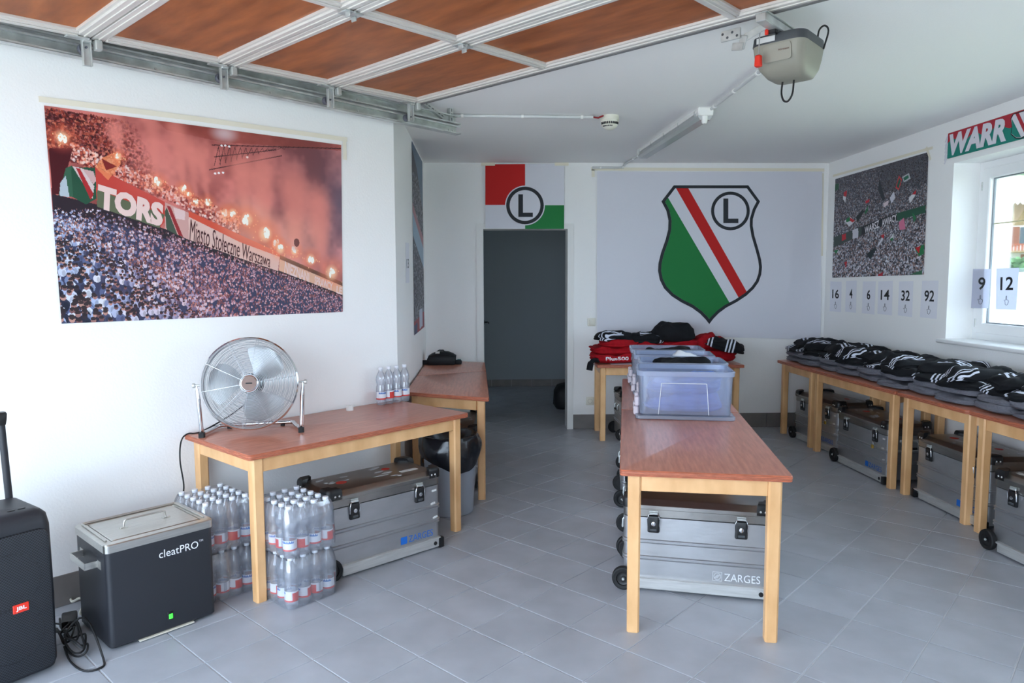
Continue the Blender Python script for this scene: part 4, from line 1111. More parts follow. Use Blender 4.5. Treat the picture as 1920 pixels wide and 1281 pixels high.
gar('folded_jersey', M_GARR, .34, .36, .12, 45, (1.52, 6.84, z0), .0, 'red jersey below the second pile from the left under the flag')
gar('folded_jersey', M_GARR, .34, .34, .11, 46, (1.53, 6.85, z0 + .095), .2, 'upper red jersey of the second pile from the left under the flag')
gar('folded_jersey', ST[3], .34, .33, .11, 47, (1.50, 6.85, z0 + .175), -.15, 'black jersey with curved stripes on the second pile from the left', drape=.04)
gar('folded_jersey', M_GARR, .36, .36, .12, 48, (1.83, 6.84, z0), .1, 'bottom red jersey of the tall pile below the crest tip')
gar('folded_jersey', M_GARR, .36, .34, .11, 49, (1.84, 6.86, z0 + .112), -.1, 'upper red jersey of the tall pile below the crest tip')
gar('folded_jacket', M_GARK, .40, .36, .19, 50, (1.775, 6.85, z0 + .19), .1, 'bulky black jacket on the tallest pile below the crest tip', 'jacket', 1, .08, 1.5, e=.75)
gar('folded_jersey', M_GARR, .42, .38, .13, 51, (2.16, 6.82, z0), .1, 'bottom red jersey of the rightmost pile under the flag')
gar('folded_jersey', M_GARR, .36, .32, .15, 52, (2.11, 6.88, z0 + .095), .3, 'crumpled upper red jersey of the rightmost pile under the flag', wr=1.8)
gar('folded_jersey', ST[2], .38, .34, .10, 53, (2.24, 6.74, z0 + .12), -.3, 'black striped jersey leaning on the rightmost red pile', drape=.06, tilt=(0, .25))
pa = [gz(1137, 677, TH_ + .001), gz(1146, 684, TH_ + .001), gz(1187, 683.5, TH_ + .001), gz(1177, 677, TH_ + .001)]
bm = BM(); sheet(bm, pa, .0006, (0, 0, 1)); pr = obj('paper_sheet', bm, M_PAPER); tag(pr, 'white sheet with a number lying on the table of red clothes', 'paper')
ctr = sum(pa, Vector()) / 4; text_quad('lettering', '1', [ctr + Vector((-.008, -.03, .001)), ctr + Vector((.012, -.03, .001)), ctr + Vector((.012, .03, .001)), ctr + Vector((-.008, .03, .001))], M_BLACKINK, pr, bold=.02)

# ------------------------------------------------------------------ clear boxes on the middle table
M_BOX = clear_mat('clear_box_plastic', (243, 247, 254), (228, 237, 254), 0.25, 0.12, 0.2)
M_RIM = clear_mat('box_rim_plastic', (240, 245, 254), (226, 234, 252), 0.5, 0.15, 0.2)
bu = Vector((UC.x, UC.y, 0)); bv = Vector((VC.x, VC.y, 0)); brz = math.atan2(bv.y, bv.x)
b0 = Vector((.835, 3.995, 0))                         # front-left foot of the nearest box
BW, BD, BHt = .545, .385, .275
names = ['nearest clear plastic box, full of blue clothes', 'second clear plastic box, dark clothes heaped above its rim', 'third clear plastic box, white clothes at its right end', 'farthest clear plastic box, next to the red clothes']
for k in range(4):
    base = b0 + bu * (k * .425 + BD / 2) + bv * (BW / 2 + (0, .02, -.005, -.03)[k]); base.z = TH_ + .001
    t = thing('storage_box', names[k], 'box', base, brz + (0, .02, -.01, .03)[k], 'clear storage boxes on the middle table')
    bm = BM(); rloft(bm, BW - .05, BD - .05, .03, [(0, .022), (.006, .026), (.010, .12), (.018, BHt), (.015, BHt), (.007, .12), (.003, .03), (-.01, .028)], 4); obj('tub', bm, M_BOX, t, 40)
    bm = BM(); rloft(bm, BW - .05, BD - .05, .03, [(.0165, BHt - .028), (.026, BHt - .026), (.029, BHt - .002), (.024, BHt + .003), (.0165, BHt + .002)], 4, cap=False); obj('rim', bm, M_RIM, t, 40)
    bm = BM(); rloft(bm, BW + .012, BD - .005, .025, [(-.004, 0), (0, .003), (0, .018), (-.004, .021), (-.03, .021)], 4); lid_ = obj('lid', bm, M_RIM, t, 40)
    bm = BM(); yf = -BD / 2 + .010
    for a, b in (((-.15, .03), (-.135, .21)), ((-.135, .21), (.115, .21)), ((.115, .21), (.13, .03))): tube(bm, [Vector((a[0], yf - .001 - a[1] * .035, a[1])), Vector((b[0], yf - .001 - b[1] * .035, b[1]))], .0016, 5)
    obj('moulded_panel_line', bm, M_WHITEP, t, 60)
    for y in (-.08, .07):
        bm = BM(); box2(bm, (-BW / 2 - .018, y - .035, .012), (-BW / 2 + .012, y + .035, .06), .006); box2(bm, (-BW / 2 - .010, y - .022, .06), (-BW / 2 + .016, y + .022, .115), .006); cl_ = obj('clip', bm, mat('pink_clip', (206, 196, 204), .4), t)
        bm = BM(); box2(bm, (-BW / 2 - .020, y - .02, .028), (-BW / 2 - .012, y + .015, .04), .002); obj('clip_pin', bm, M_BLACKP, cl_)
    cont = [[(M_GARN, .44, .30, .115, 60, .030), (M_GARN, .42, .29, .105, 61, .135)], [(M_GARN, .42, .28, .14, 62, .030), (M_GARK, .36, .25, .11, 63, .165)], [(M_GARN, .42, .28, .15, 64, .030), (M_GARW, .20, .2, .09, 65, .175)], [(M_GARN, .42, .28, .15, 66, .030), (M_GARK, .38, .27, .09, 67, .175)]][k]
    for q, (m, w, d, hh, sd, zz) in enumerate(cont):
        me = mesh_of('crumpled_shirt', garment_bm(w, d, hh, sd, 3, 0, 1.6, 96, 36), 180); me.materials.append(m)
        off = bv * (.09 if m is M_GARW else 0)
        lay('crumpled_shirt', me, base + off + Vector((0, 0, zz)), brz, ('lower' if q == 0 else 'upper') + ' ' + ('blue' if m is M_GARN else 'white' if m is M_GARW else 'black') + ' shirt heap inside the ' + names[k].split(',')[0], 'shirt', 'clothes inside the clear boxes')
# ------------------------------------------------------------------ overhead garage door
GR = Matrix.Rotation(TH, 4, 'Z')
gd = thing('garage_door', 'raised sectional garage door with orange wood panels in an aluminium frame', 'garage door', (0, 0, 0), TH)
DT = Matrix.Translation((1.1, 0, 2.585)) @ Matrix.Rotation(-.0289, 4, 'Y')
def DB(bm, a, b, bev=0): box2(bm, (a[0] - 1.1, a[1], a[2]), (b[0] - 1.1, b[1], b[2]), bev, 1, DT)
secs = [(-.09, .512), (.52, 1.128), (1.136, 1.746), (1.754, 2.366), (2.374, 3.005)]
cols = [3.52, 2.46, 1.40, .34, -.72]
RW = .052; SWD = .050
for (a, b) in secs:
    for e0, e1, s in ((a, a + RW, 1), (b - RW, b, -1)):
        bm = BM(); DB(bm, (e0, cols[-1], 0), (e1, cols[0], .034), .002)
        xi = e1 if s > 0 else e0
        DB(bm, (min(xi, xi + s * .014), cols[-1] + .05, .009), (max(xi, xi + s * .014), cols[0] - .05, .026), .001)
        DB(bm, ((e0 + e1) / 2 - .004, cols[-1], -.004), ((e0 + e1) / 2 + .004, cols[0], .001), .001)
        obj('rail', bm, M_DOORFR, gd)
    for i, c in enumerate(cols):
        w0, w1 = (c - .002, c + SWD - .002) if i == len(cols) - 1 else (c - SWD, c) if i == 0 else (c - SWD / 2, c + SWD / 2)
        bm = BM(); DB(bm, (a + RW, w0, .001), (b - RW, w1, .034), .002); DB(bm, (a + RW, (w0 + w1) / 2 - .012, -.005), (b - RW, (w0 + w1) / 2 + .012, .002), .003)
        DB(bm, (a + RW, w0 - .010, .010), (b - RW, w1 + .010, .026), .001)
        obj('stile', bm, M_DOORFR, gd)
    for c0_, c1_ in zip(cols, cols[1:]):
        bm = BM(); DB(bm, (a + RW - .004, c1_ + .01, .020), (b - RW + .004, c0_ - .01, .028)); obj('wood_panel', bm, M_DOORWOOD, gd)
bm = BM(); DB(bm, (3.005, cols[-1], -.002), (3.035, cols[0], .036), .004)
for k in range(3): DB(bm, (3.035, cols[-1], .004 + k * .010), (3.038, cols[0], .009 + k * .010))
obj('bottom_seal', bm, mat('grey_seal', (120, 118, 118), .6), gd)
for bx in (1.132, 1.75, 2.37):
    for c in cols[1:-1]:
        bm = BM(); DB(bm, (bx - .045, c - .028, -.010), (bx + .045, c + .028, -.004), .002); DB(bm, (bx - .028, c - .03, -.028), (bx - .022, c + .0, -.004), .001); DB(bm, (bx + .022, c - .0, -.028), (bx + .028, c + .03, -.004), .001)
        M = DT @ Matrix.Translation((bx - 1.1, c, -.009)); tube(bm, [M @ Vector((0, -.03, 0)), M @ Vector((0, .03, 0))], .006, 8)
        obj('hinge', bm, M_GALV, gd, 40)
for bx in (1.132, 1.75, 2.37, 2.955):
    bm = BM()
    DB(bm, (bx - .10, 3.485, -.012), (bx - .01, 3.525, -.003), .003); DB(bm, (bx - .034, 3.50, -.018), (bx + .002, 3.535, -.004), .003)
    DB(bm, (bx - .034, 3.528, -.115), (bx + .002, 3.536, -.004), .003); DB(bm, (bx - .034, 3.512, -.115), (bx - .030, 3.536, -.01), .001); DB(bm, (bx - .002, 3.512, -.115), (bx + .002, 3.536, -.01), .001)
    DB(bm, (bx + .012, 3.49, -.045), (bx + .042, 3.53, -.002), .004)
    br = obj('roller_bracket', bm, M_GALV, gd)
    bm = BM(); M = DT @ Matrix.Translation((bx - 1.1 - .016, 3.53, -.035 - (bx - 1.1) * .0289)) @ Matrix.Rotation(-PI / 2, 4, 'X')
    lathe(bm, [(0, .02), (.020, .02), (.023, .026), (.023, .044), (.020, .05), (0, .05)], 18, M); cyl(bm, M @ Vector((0, 0, -.01)), M @ Vector((0, 0, .03)), .005, 8)
    obj('roller', bm, mat('grey_nylon', (88, 90, 100), .5), br, 40)

tk = thing('door_track', 'pair of galvanised steel roller tracks along the top of the left wall', 'track', (0, 0, 0), TH)
for z0_, z1_ in ((2.521, 2.577), (2.587, 2.643)):
    bm = BM(); t_ = .0025
    for a, b in (((-.5, 3.632, z0_), (3.43, 3.632 + t_, z1_)), ((-.5, 3.585, z0_), (3.43, 3.634, z0_ + t_)), ((-.5, 3.585, z1_ - t_), (3.43, 3.634, z1_)), ((-.5, 3.585, z0_), (3.43, 3.585 + t_, z0_ + .010)), ((-.5, 3.585, z1_ - .010), (3.43, 3.585 + t_, z1_))):
        box2(bm, a, b)
    ch = obj('channel', bm, M_GALV, tk)
    bm = BM()
    for d in (.8, 1.45, 2.05, 2.62, 3.36, 3.40):
        lathe(bm, [(0, 0), (.007, 0), (.006, .004), (0, .004)], 10, Matrix.Translation((d, 3.632, (z0_ + z1_) / 2)) @ Matrix.Rotation(PI / 2, 4, 'X'))
    obj('bolt', bm, M_ALU2, ch, 40)
for p0, p1 in (((3.37, 3.61, 2.60), (3.37, 3.61, CEIL)), ((3.30, 3.61, 2.62), (3.12, 3.61, CEIL))):
    bm = BM(); p0 = Vector(p0); p1 = Vector(p1); d = (p1 - p0); L_ = d.length; ang = math.atan2(d.x, d.z)
    M = Matrix.Translation(p0) @ Matrix.Rotation(ang, 4, 'Y'); box2(bm, (-.016, 0, 0), (.016, .003, L_), M=M); box2(bm, (-.016, 0, 0), (-.013, .03, L_), M=M)
    hg = obj('hanger', bm, M_GALV, tk)
    bm = BM()
    for k in range(int(L_ / .03)): box2(bm, (-.003, -.001, .008 + k * .03), (.003, .0005, .026 + k * .03), M=M)
    obj('slot', bm, M_DGREY, hg)

# ------------------------------------------------------------------ door opener
mo = thing('door_opener', 'grey garage door opener motor with red pull handle under the ceiling', 'opener', G(3.20, -1.215, 2.405), TH)
mc_ = pln(1478, 112, D1 * 3.20, D1); mo.location = (mc_.x, mc_.y, mc_.z - .085)
def orr(w, d, r, z, o=(0, 0)): return [(x + o[0], y + o[1], z) for x, y in rrect(w, d, r, 5)]
bm = BM(); loft(bm, [orr(.10, .12, .03, -.002, (.02, -.01)), orr(.17, .165, .04, .006, (.015, -.006)), orr(.235, .205, .05, .040, (.006, -.002)), orr(.265, .225, .05, .085), orr(.275, .232, .045, .128)]); obj('housing', bm, M_GREY, mo, 50)
bm = BM(); loft(bm, [orr(.277, .234, .045, .128), orr(.279, .236, .045, .132), orr(.272, .230, .045, .165), orr(.25, .20, .04, .170)]); obj('top_cover', bm, M_DGREY, mo, 50)
bm = BM(); rloft(bm, .12, .07, .012, [(0, 0), (0, .003)], 4, Matrix.Translation((-.1355, -.005, .085)) @ Matrix.Rotation(-.13, 4, 'Y') @ face((0, 0, 0), (0, -1, 0))); obj('front_panel', bm, mat('opener_panel', (150, 148, 136), .45), mo, 40)
text_at('lettering', 'H\u00f6rmann', face((-.1420, -.012, .088), (0, -1, 0)), .045, .009, mat('maroon_ink', (90, 30, 30), .6), mo)
bm = BM(); box2(bm, (-.1405, .005, .135), (-.1385, .085, .158)); obj('type_label', bm, M_STK_W, mo)
bm = BM(); tube(bm, [(-.175, .055, .21), (-.178, .058, .075)], .0025, 6); cdr = obj('pull_cord', bm, mat('grey_cord', (150, 150, 148), .7), mo, 60)
bm = BM(); rloft(bm, .030, .030, .010, [(-.004, .028), (0, .032), (-.002, .072), (-.006, .076)], 4, None, (-.178, .058)); obj('pull_handle', bm, M_RED, cdr, 40)
bm = BM(); tube(bm, spline([(.02, .03, .006), (.015, .032, -.05), (.012, .02, -.085), (.012, -.0, -.09), (.012, -.018, -.06), (.02, -.02, .004)], 6), .0042, 8); obj('cable_loop', bm, M_RUBBER, mo, 60)
bm = BM(); tube(bm, spline([(.05, -.105, .16), (.055, -.11, .20), (.06, -.13, .215), (.065, -.145, .19), (.07, -.125, .12)], 6), .004, 8); obj('cable_loop', bm, M_RUBBER, mo, 60)
bm = BM(); box2(bm, (-.30, -.022, .172), (.06, .022, .205), .003); box2(bm, (-.30, -.028, .205), (.06, .028, .211), .002); obj('drive_rail', bm, M_GALV, mo)
bm = BM(); box2(bm, (-.175, -.012, .155), (-.145, .03, .185), .004); obj('slider', bm, M_BLACKP, mo); bm = BM(); box2(bm, (-.185, .018, .152), (-.172, .032, .178), .003); obj('release_tab', bm, M_RED, mo)
bm = BM()
M_ = Matrix.Identity(4)
for a, b in (((-.19, .03, .185), (-.20, .115, .155)), ((-.20, .115, .155), (-.205, .125, .12)), ((-.205, .125, .12), (-.21, .155, .125))):
    a = Vector(a); b = Vector(b); d = b - a; ang = math.atan2(d.z, d.y)
    M = Matrix.Translation((a + b) / 2) @ Matrix.Rotation(ang, 4, 'X'); box(bm, (0, 0, 0), (.006, d.length + .02, .032), None, .002, 1, M)
obj('door_arm', bm, M_GALV, mo)
bm = BM(); box2(bm, (-.215, .125, .155), (-.205, .215, .20), .002); ap_ = obj('door_bracket', bm, M_GALV, mo)
bm = BM()
for k in range(4): lathe(bm, [(0, 0), (.006, 0), (0, .001)], 8, Matrix.Translation((-.2155, .14 + k * .022, .168 + .018 * (k % 2))) @ Matrix.Rotation(-PI / 2, 4, 'Y'))
obj('bracket_hole', bm, M_DGREY, ap_)

# ------------------------------------------------------------------ ceiling: lamp, smoke detector, conduit
LA = gz(1326, 212, CEIL - .045); LB = gz(1204, 291, CEIL - .045)
ld = LB - LA; LL = ld.length; lm = (LA + LB) / 2
lp = thing('strip_light', 'long white strip light with clear cover on the ceiling', 'lamp', (lm.x, lm.y, CEIL), math.atan2(ld.y, ld.x))
bm = BM(); prism(bm, [(-.045, 0), (.045, 0), (.055, -.018), (.055, -.034), (-.055, -.034), (-.055, -.018)], LL - .06, Matrix.Translation((-(LL - .06) / 2, 0, 0)) @ Matrix.Rotation(PI / 2, 4, 'Z') @ Matrix.Rotation(PI / 2, 4, 'X')); obj('housing', bm, M_WHITEP, lp)
bm = BM(); prism(bm, [(-.050, -.034), (.050, -.034), (.048, -.060), (.034, -.082), (-.034, -.082), (-.048, -.060)], LL - .08, Matrix.Translation((-(LL - .08) / 2, 0, 0)) @ Matrix.Rotation(PI / 2, 4, 'Z') @ Matrix.Rotation(PI / 2, 4, 'X')); obj('cover', bm, clear_mat('lamp_cover', (246, 249, 249), (242, 245, 246), .85, .2, .2), lp)
bm = BM(); tube(bm, [(-LL / 2 + .06, 0, -.055), (LL / 2 - .06, 0, -.055)], .013, 12); obj('tube', bm, M_WHITEP, lp, 60)
for k in range(5):
    x = -LL / 2 + .10 + k * (LL - .2) / 4
    for s in (-1, 1):
        bm = BM(); box2(bm, (x - .008, s * .052 - .004, -.048), (x + .008, s * .052 + .004, -.014), .002); obj('clip', bm, M_GALV, lp)
for s in (-1, 1):
    bm = BM(); box2(bm, (s * (LL / 2 - .05) - .03, -.052, -.055), (s * (LL / 2 - .05) + .03, .052, 0), .006); obj('end_cap', bm, M_WHITEP, lp)
bm = BM(); lathe(bm, [(0, 0), (.022, 0), (.022, .03), (.018, .05), (.012, .055), (0, .055)], 14, Matrix.Translation((-LL / 2 + .05, 0, -.05)) @ Matrix.Rotation(PI, 4, 'X')); obj('cable_gland', bm, M_WHITEP, lp, 40)
sd = gz(1143, 226, CEIL - .03)
sm = thing('smoke_detector', 'cream round smoke detector on the ceiling', 'smoke detector', (sd.x, sd.y, CEIL)); sm.scale = (1.15, 1.15, 1.35)
bm = BM(); lathe(bm, [(0, 0), (.058, 0), (.058, -.022), (.054, -.026)], 28); obj('base', bm, M_CREAM, sm, 40)
bm = BM(); lathe(bm, [(.054, -.024), (.055, -.034), (.046, -.055), (.026, -.068), (0, -.071)], 28); obj('dome', bm, M_CREAM, sm, 40)
bm = BM()
for k in range(12):
    a = math.radians(-160 + k * 12)
    p0 = Vector((.0535 * math.cos(a), .0535 * math.sin(a), -.040)); box(bm, p0, (.004, .007, .012), a)
    if k < 7: box(bm, Vector((.046 * math.cos(a + .1), .046 * math.sin(a + .1), -.055)), (.004, .006, .006), a + .1)
obj('vent_slot', bm, M_BLACKINK, sm)
def conduit(pts, label, r=.011, tail=None):
    t = thing('cable_conduit', label, 'conduit', pts[0], 0, 'surface conduits on the ceiling')
    q = [Vector(p) - Vector(pts[0]) for p in pts]
    bm = BM(); tube(bm, q, r, 10); obj('pipe', bm, mat('conduit_grey', (206, 208, 208), .4), t, 60)
    for f in (.08, .5, .92):
        i = min(int(f * (len(q) - 1)), len(q) - 2); ff = f * (len(q) - 1) - i; p = q[i].lerp(q[i + 1], ff); d = (q[i + 1] - q[i]).normalized()
        bm = BM(); M = Matrix.Translation(p) @ d.to_track_quat('Z', 'Y').to_matrix().to_4x4(); lathe(bm, [(r * .9, -.008), (r * 1.35, -.008), (r * 1.35, .008), (r * .9, .008)], 12, M); obj('clamp', bm, M_WHITEP, t, 40)
    return t
cz = CEIL - .014
a_ = gz(845, 217, cz); b_ = gz(1112, 220, cz)
ct = conduit([a_, b_], 'thin grey conduit running along the ceiling to the smoke detector')
bm = BM(); tube(bm, [b_ - a_, gz(1122, 221, cz - .005) - a_, gz(1131, 217, cz - .005) - a_], .006, 8); obj('red_cable', bm, mat('red_cable', (150, 30, 36), .6), ct, 60)
conduit([gz(1334, 204, cz), gz(1430, 130, cz)], 'grey conduit from the strip light to the door opener')
e_ = gz(1196, 293, cz); e2 = Vector((py(1172, 306, YB - .03).x, YB - .03, cz))
conduit([e_, e2, Vector((e2.x - .02, YB - .02, CEIL - .045)), Vector((e2.x - .07, YB - .02, CEIL - .05)), Vector((py(1110, 311, YB).x, YB - .02, CEIL - .05))], 'grey conduit bending down from the strip light to the back wall')

# switch and socket
for nm, q, lb, cat in (('light_switch', (1109, 604), 'cream light switch on the back wall beside the crest flag', 'switch'), ('wall_socket', (1106, 752), 'cream wall socket low on the back wall beside the table leg', 'socket')):
    p = py(q[0], q[1], YB); t = thing(nm, lb, cat, (p.x, YB, p.z), 0)
    bm = BM(); rloft(bm, .082, .082, .008, [(0, 0), (0, .008), (-.004, .011)], 4, face((0, 0, 0), (1, 0, 0))); obj('plate', bm, M_CREAM, t, 40)
    bm = BM()
    if nm == 'light_switch': rloft(bm, .056, .056, .004, [(0, .011), (0, .015), (-.003, .017)], 3, face((0, 0, 0), (1, 0, 0))); obj('rocker', bm, M_CREAM, t, 40)
    else: lathe(bm, [(.0, .004), (.019, .004), (.022, .012), (.024, .012)], 20, face((0, 0, 0), (1, 0, 0))); obj('socket_well', bm, mat('socket_shadow', (150, 150, 144), .5), t, 40)

# ------------------------------------------------------------------ flags
def clip_half(poly, a, b):
    """keep the part to the left of a->b"""
    a = Vector(a); b = Vector(b); d = b - a; out = []
    s = lambda p: d.x * (p.y - a.y) - d.y * (p.x - a.x)
    for i in range(len(poly)):
        p, q = poly[i - 1], poly[i]; sp_, sq = s(p), s(q)
        if (sp_ >= 0) != (sq >= 0): out.append(p + (q - p) * (sp_ / (sp_ - sq)))
        if sq >= 0: out.append(q)
    return out
def flat(name, poly_px, plane, off, m, parent, n=(0, -1, 0), crop=None):
    pts = [plane(*p) for p in poly_px]; nn = Vector(n); bm = BM()
    vs_ = [bm.verts.new(p + nn * off) for p in pts]; f = bm.faces.new(vs_); f.normal_update()
    bmesh.ops.triangulate(bm, faces=[f]); return obj(name, bm, m, parent)
def ringpoly(name, c, r0_, r1_, plane, off, m, parent, n=(0, -1, 0), k=48, asp=1.0):
    bm = BM(); nn = Vector(n); A = []; B = []
    for i in range(k):
        a = 2 * PI * i / k
        A.append(bm.verts.new(plane(c[0] + r0_ * math.cos(a) * asp, c[1] + r0_ * math.sin(a)) + nn * off)); B.append(bm.verts.new(plane(c[0] + r1_ * math.cos(a) * asp, c[1] + r1_ * math.sin(a)) + nn * off))
    for i in range(k): bm.faces.new((A[i], A[(i + 1) % k], B[(i + 1) % k], B[i]))
    return obj(name, bm, m, parent)
def cloth(name, corners, plane, nrm, m, amp, flat_px=None, nx=60, ny=44, seed=0, parent=None, off=.004):
    """corners in px: TL, TR, BR, BL"""
    bm = BM(); g = []; nn = Vector(nrm)
    for j in range(ny + 1):
        row = []
        for i in range(nx + 1):
            u, v = i / nx, j / ny
            x = (corners[0][0] * (1 - u) + corners[1][0] * u) * (1 - v) + (corners[3][0] * (1 - u) + corners[2][0] * u) * v
            y = (corners[0][1] * (1 - u) + corners[1][1] * u) * (1 - v) + (corners[3][1] * (1 - u) + corners[2][1] * u) * v
            a = amp
            if flat_px:
                dx = max(flat_px[0] - x, 0, x - flat_px[2]); dy = max(flat_px[1] - y, 0, y - flat_px[3]); a *= min(1, math.hypot(dx, dy) / 40)
            w = noise.fractal(Vector((u * 3 + v * 2.0 + seed, v * 2 - u * 1.0, seed)), .8, 2.0, 3)
            w2 = math.sin((u * 1.6 + v * .55) * 16 + 2 * noise.noise(Vector((u * 2, v * 2, seed)))) * .4
            row.append(bm.verts.new(plane(x, y) + nn * (off + a * max(0, .5 + .5 * w + .4 * w2))))
        g.append(row)
    for j in range(ny):
        for i in range(nx): bm.faces.new((g[j][i], g[j][i + 1], g[j + 1][i + 1], g[j + 1][i]))
    return obj(name, bm, m, parent, 60)
def tape(parent, pxs, plane, off, nrm, w=.022, m=M_TAPE):
    for (a, b) in pxs:
        A = plane(*a); B = plane(*b); nn = Vector(nrm); d = (B - A).normalized(); s = nn.cross(d) * w / 2
        bm = BM(); sheet(bm, [A - s + nn * off, B - s + nn * off, B + s + nn * off, A + s + nn * off], .0006, nn); obj('tape_strip', bm, m, parent)
bp_ = lambda x, y: py(x, y, YB)
def c6(x, y): return (1090 + x * .28110, 300 + y * .28110)
fl = cloth('crest_flag', [(1119, 322), (1540, 322), (1537, 637), (1119, 626)], bp_, (0, -1, 0), M_FLAGW, .024, (1225, 340, 1440, 615), 80, 60, 3.3)
tag(fl, 'large white flag with green, white and red club shield on the back wall', 'flag')
OUT = [(615, 170), (1112, 170), (1190, 277), (1160, 335), (1142, 395), (1141, 440), (1152, 505), (1180, 600), (1197, 665), (1203, 715), (1198, 765), (1180, 815), (1148, 860), (1100, 905), (1035, 948), (965, 985), (915, 1022), (878, 1060), (852, 1095), (828, 1064), (790, 1025), (735, 985), (665, 950), (600, 908), (550, 857), (522, 800), (510, 740), (513, 690), (530, 620), (560, 535), (578, 465), (580, 405), (566, 340), (533, 277)]
OUTV = [Vector(p) for p in OUT]
def inset2(P, o):
    n = len(P); out = []
    for i in range(n):
        a, b, c = P[i - 1], P[i], P[(i + 1) % n]; e1 = (b - a).normalized(); e2 = (c - b).normalized()
        n1 = Vector((-e1.y, e1.x)); n2 = Vector((-e2.y, e2.x)); out.append(b + (n1 + n2) * (o / max(1 + n1.dot(n2), .35)))
    return out
INN = inset2(OUTV, 20)
pxl = lambda P: [c6(p.x, p.y) for p in P]
flat('shield_outline', pxl(OUTV), bp_, .008, M_FLAGK, fl)
flat('shield_field', pxl(INN), bp_, .0095, M_FLAGW, fl)
flat('green_field', pxl(clip_half(INN, (580, 258), (985, 950))), bp_, .011, M_FLAGG, fl)
flat('red_stripe', pxl(clip_half(clip_half(INN, (712, 190), (1100, 878)), (1045, 915), (630, 190))), bp_, .011, M_FLAGR, fl)
ringpoly('ring', c6(992, 341), 108 * .2811, 129 * .2811, bp_, .011, M_FLAGK, fl)
flat('letter', [c6(*p) for p in ((945, 258), (978, 258), (978, 392), (1045, 392), (1045, 422), (945, 422))], bp_, .011, M_FLAGK, fl)
tape(fl, [((1108, 317), (1330, 318)), ((1330, 318), (1545, 319)), ((1112, 318), (1112, 332)), ((1541, 325), (1540, 480))], bp_, .006, (0, -1, 0), .03)
dfp = lambda x, y: py(x, y, YB - .022)
df = cloth('door_flag', [(910, 308), (1058, 307), (1058, 430), (910, 428.5)], dfp, (0, -1, 0), M_FLAGW, .003, None, 20, 20, 1.1, None, .001)
tag(df, 'red, white and green quartered flag with a ringed letter L above the doorway', 'flag')
flat('red_quarter', [(910, 308.5), (984.5, 307.8), (984.5, 384.5), (910, 384.5)], dfp, .006, M_FLAGR, df)
flat('green_quarter', [(984.5, 385), (1057.5, 385), (1057.5, 429.5), (984.5, 429.5)], dfp, .006, M_FLAGG, df)
ringpoly('white_border', (984.3, 385.5), 0.1, 37.3, dfp, .0072, M_FLAGW, df)
ringpoly('ring', (984.3, 385.5), 28.8, 35.2, dfp, .0084, M_FLAGK, df)
flat('letter', [(971.8, 364.5), (980.5, 364.5), (980.5, 399), (999.0, 399), (999.0, 407), (971.8, 407)], dfp, .0084, M_FLAGK, df)
tape(df, [((902, 308), (928, 308)), ((1040, 308), (1066, 308))], dfp, .008, (0, -1, 0), .03)

# scarf above the window
wr_ = lambda x, y: px(x, y, XR)
NW = (-1, 0, 0)
def sc_(x, y): return (1740 + x * .3905, 180 + y * .3905)
sTL, sTR, sBR, sBL = px(1780, 254, XR), px(1920, 205, XR), px(1920, 253, XR), px(1778, 296, XR)
sv0 = Vector((XR, sTL.y, 0)); s_top, s_bot, s_y0, s_y1 = 2.603, 2.418, sTL.y, 3.95
bm = BM(); box2(bm, (XR - .009, s_y0, s_bot), (XR - .002, s_y1, s_top), .002)
scf = obj('supporter_scarf', bm, mat('scarf_teal', (32, 132, 118), .9, bump=.1, bscale=300)); tag(scf, 'green and red supporter scarf with white block letters above the window', 'scarf')
bm = BM(); vt = []; n_ = 40
for i in range(n_ + 1):
    y = s_y0 + (s_y1 - s_y0) * i / n_; zl = (s_top + s_bot) / 2 + .02 + .022 * math.sin(i * .9)
    vt.append((bm.verts.new((XR - .0100, y, zl)), bm.verts.new((XR - .0100, y, s_top - .001))))
for a, b in zip(vt, vt[1:]): bm.faces.new((a[0], b[0], b[1], a[1]))
obj('red_band', bm, mat('scarf_red', (176, 44, 58), .9), scf)
def S3(y, z, o=.012): return Vector((XR - o, y, z))
text_quad('lettering', 'WARR', [S3(s_y0 - .02, 2.432), S3(s_y0 - .61, 2.432), S3(s_y0 - .61, 2.590), S3(s_y0 - .02, 2.590)], mat('scarf_white', (222, 220, 228), .9), scf, bold=.05, shear=.15)
cy_ = s_y0 - .745
shp = [(-.085, .085), (.085, .085), (.105, .06), (.09, .0), (.095, -.045), (.05, -.08), (0, -.09), (-.05, -.08), (-.095, -.045), (-.09, 0), (-.105, .06)]
def spoly(name, P, o, m):
    bm = BM(); f = bm.faces.new([bm.verts.new(S3(cy_ - x, 2.510 + z, o)) for x, z in P]); f.normal_update(); bmesh.ops.triangulate(bm, faces=[f]); return obj(name, bm, m, scf)
spoly('crest_outline', shp, .0115, M_BLACKINK); sin_ = [(x * .92, z * .92) for x, z in shp]; spoly('crest_field', sin_, .0125, mat('scarf_white', (222, 220, 228), .9))
spoly('crest_stripe', [(-.06, .078), (-.03, .078), (.06, -.065), (.035, -.075)], .0135, mat('scarf_red', (176, 44, 58), .9)); spoly('crest_green', [(-.09, .055), (-.082, 0), (-.086, -.04), (-.045, -.072), (0, -.08)], .0135, mat('scarf_teal', (32, 132, 118), .9))
bm = BM(); tube(bm, [S3(cy_ - .045 - .022 * math.cos(a * PI / 10), 2.555 + .022 * math.sin(a * PI / 10), .0135) for a in range(20)], .003, 4, True); obj('crest_ring', bm, M_BLACKINK, scf)
bm = BM()
for k in range(14):
    z = s_bot + .006 + k * (s_top - s_bot - .012) / 13; q = [(XR - .006, s_y0, z), (XR - .008, s_y0 + .015, z - .01 - .01 * (k % 3)), (XR - .008, s_y0 + .03, z - .04 - .012 * (k % 2))]
    tube(bm, q, .0035, 5)
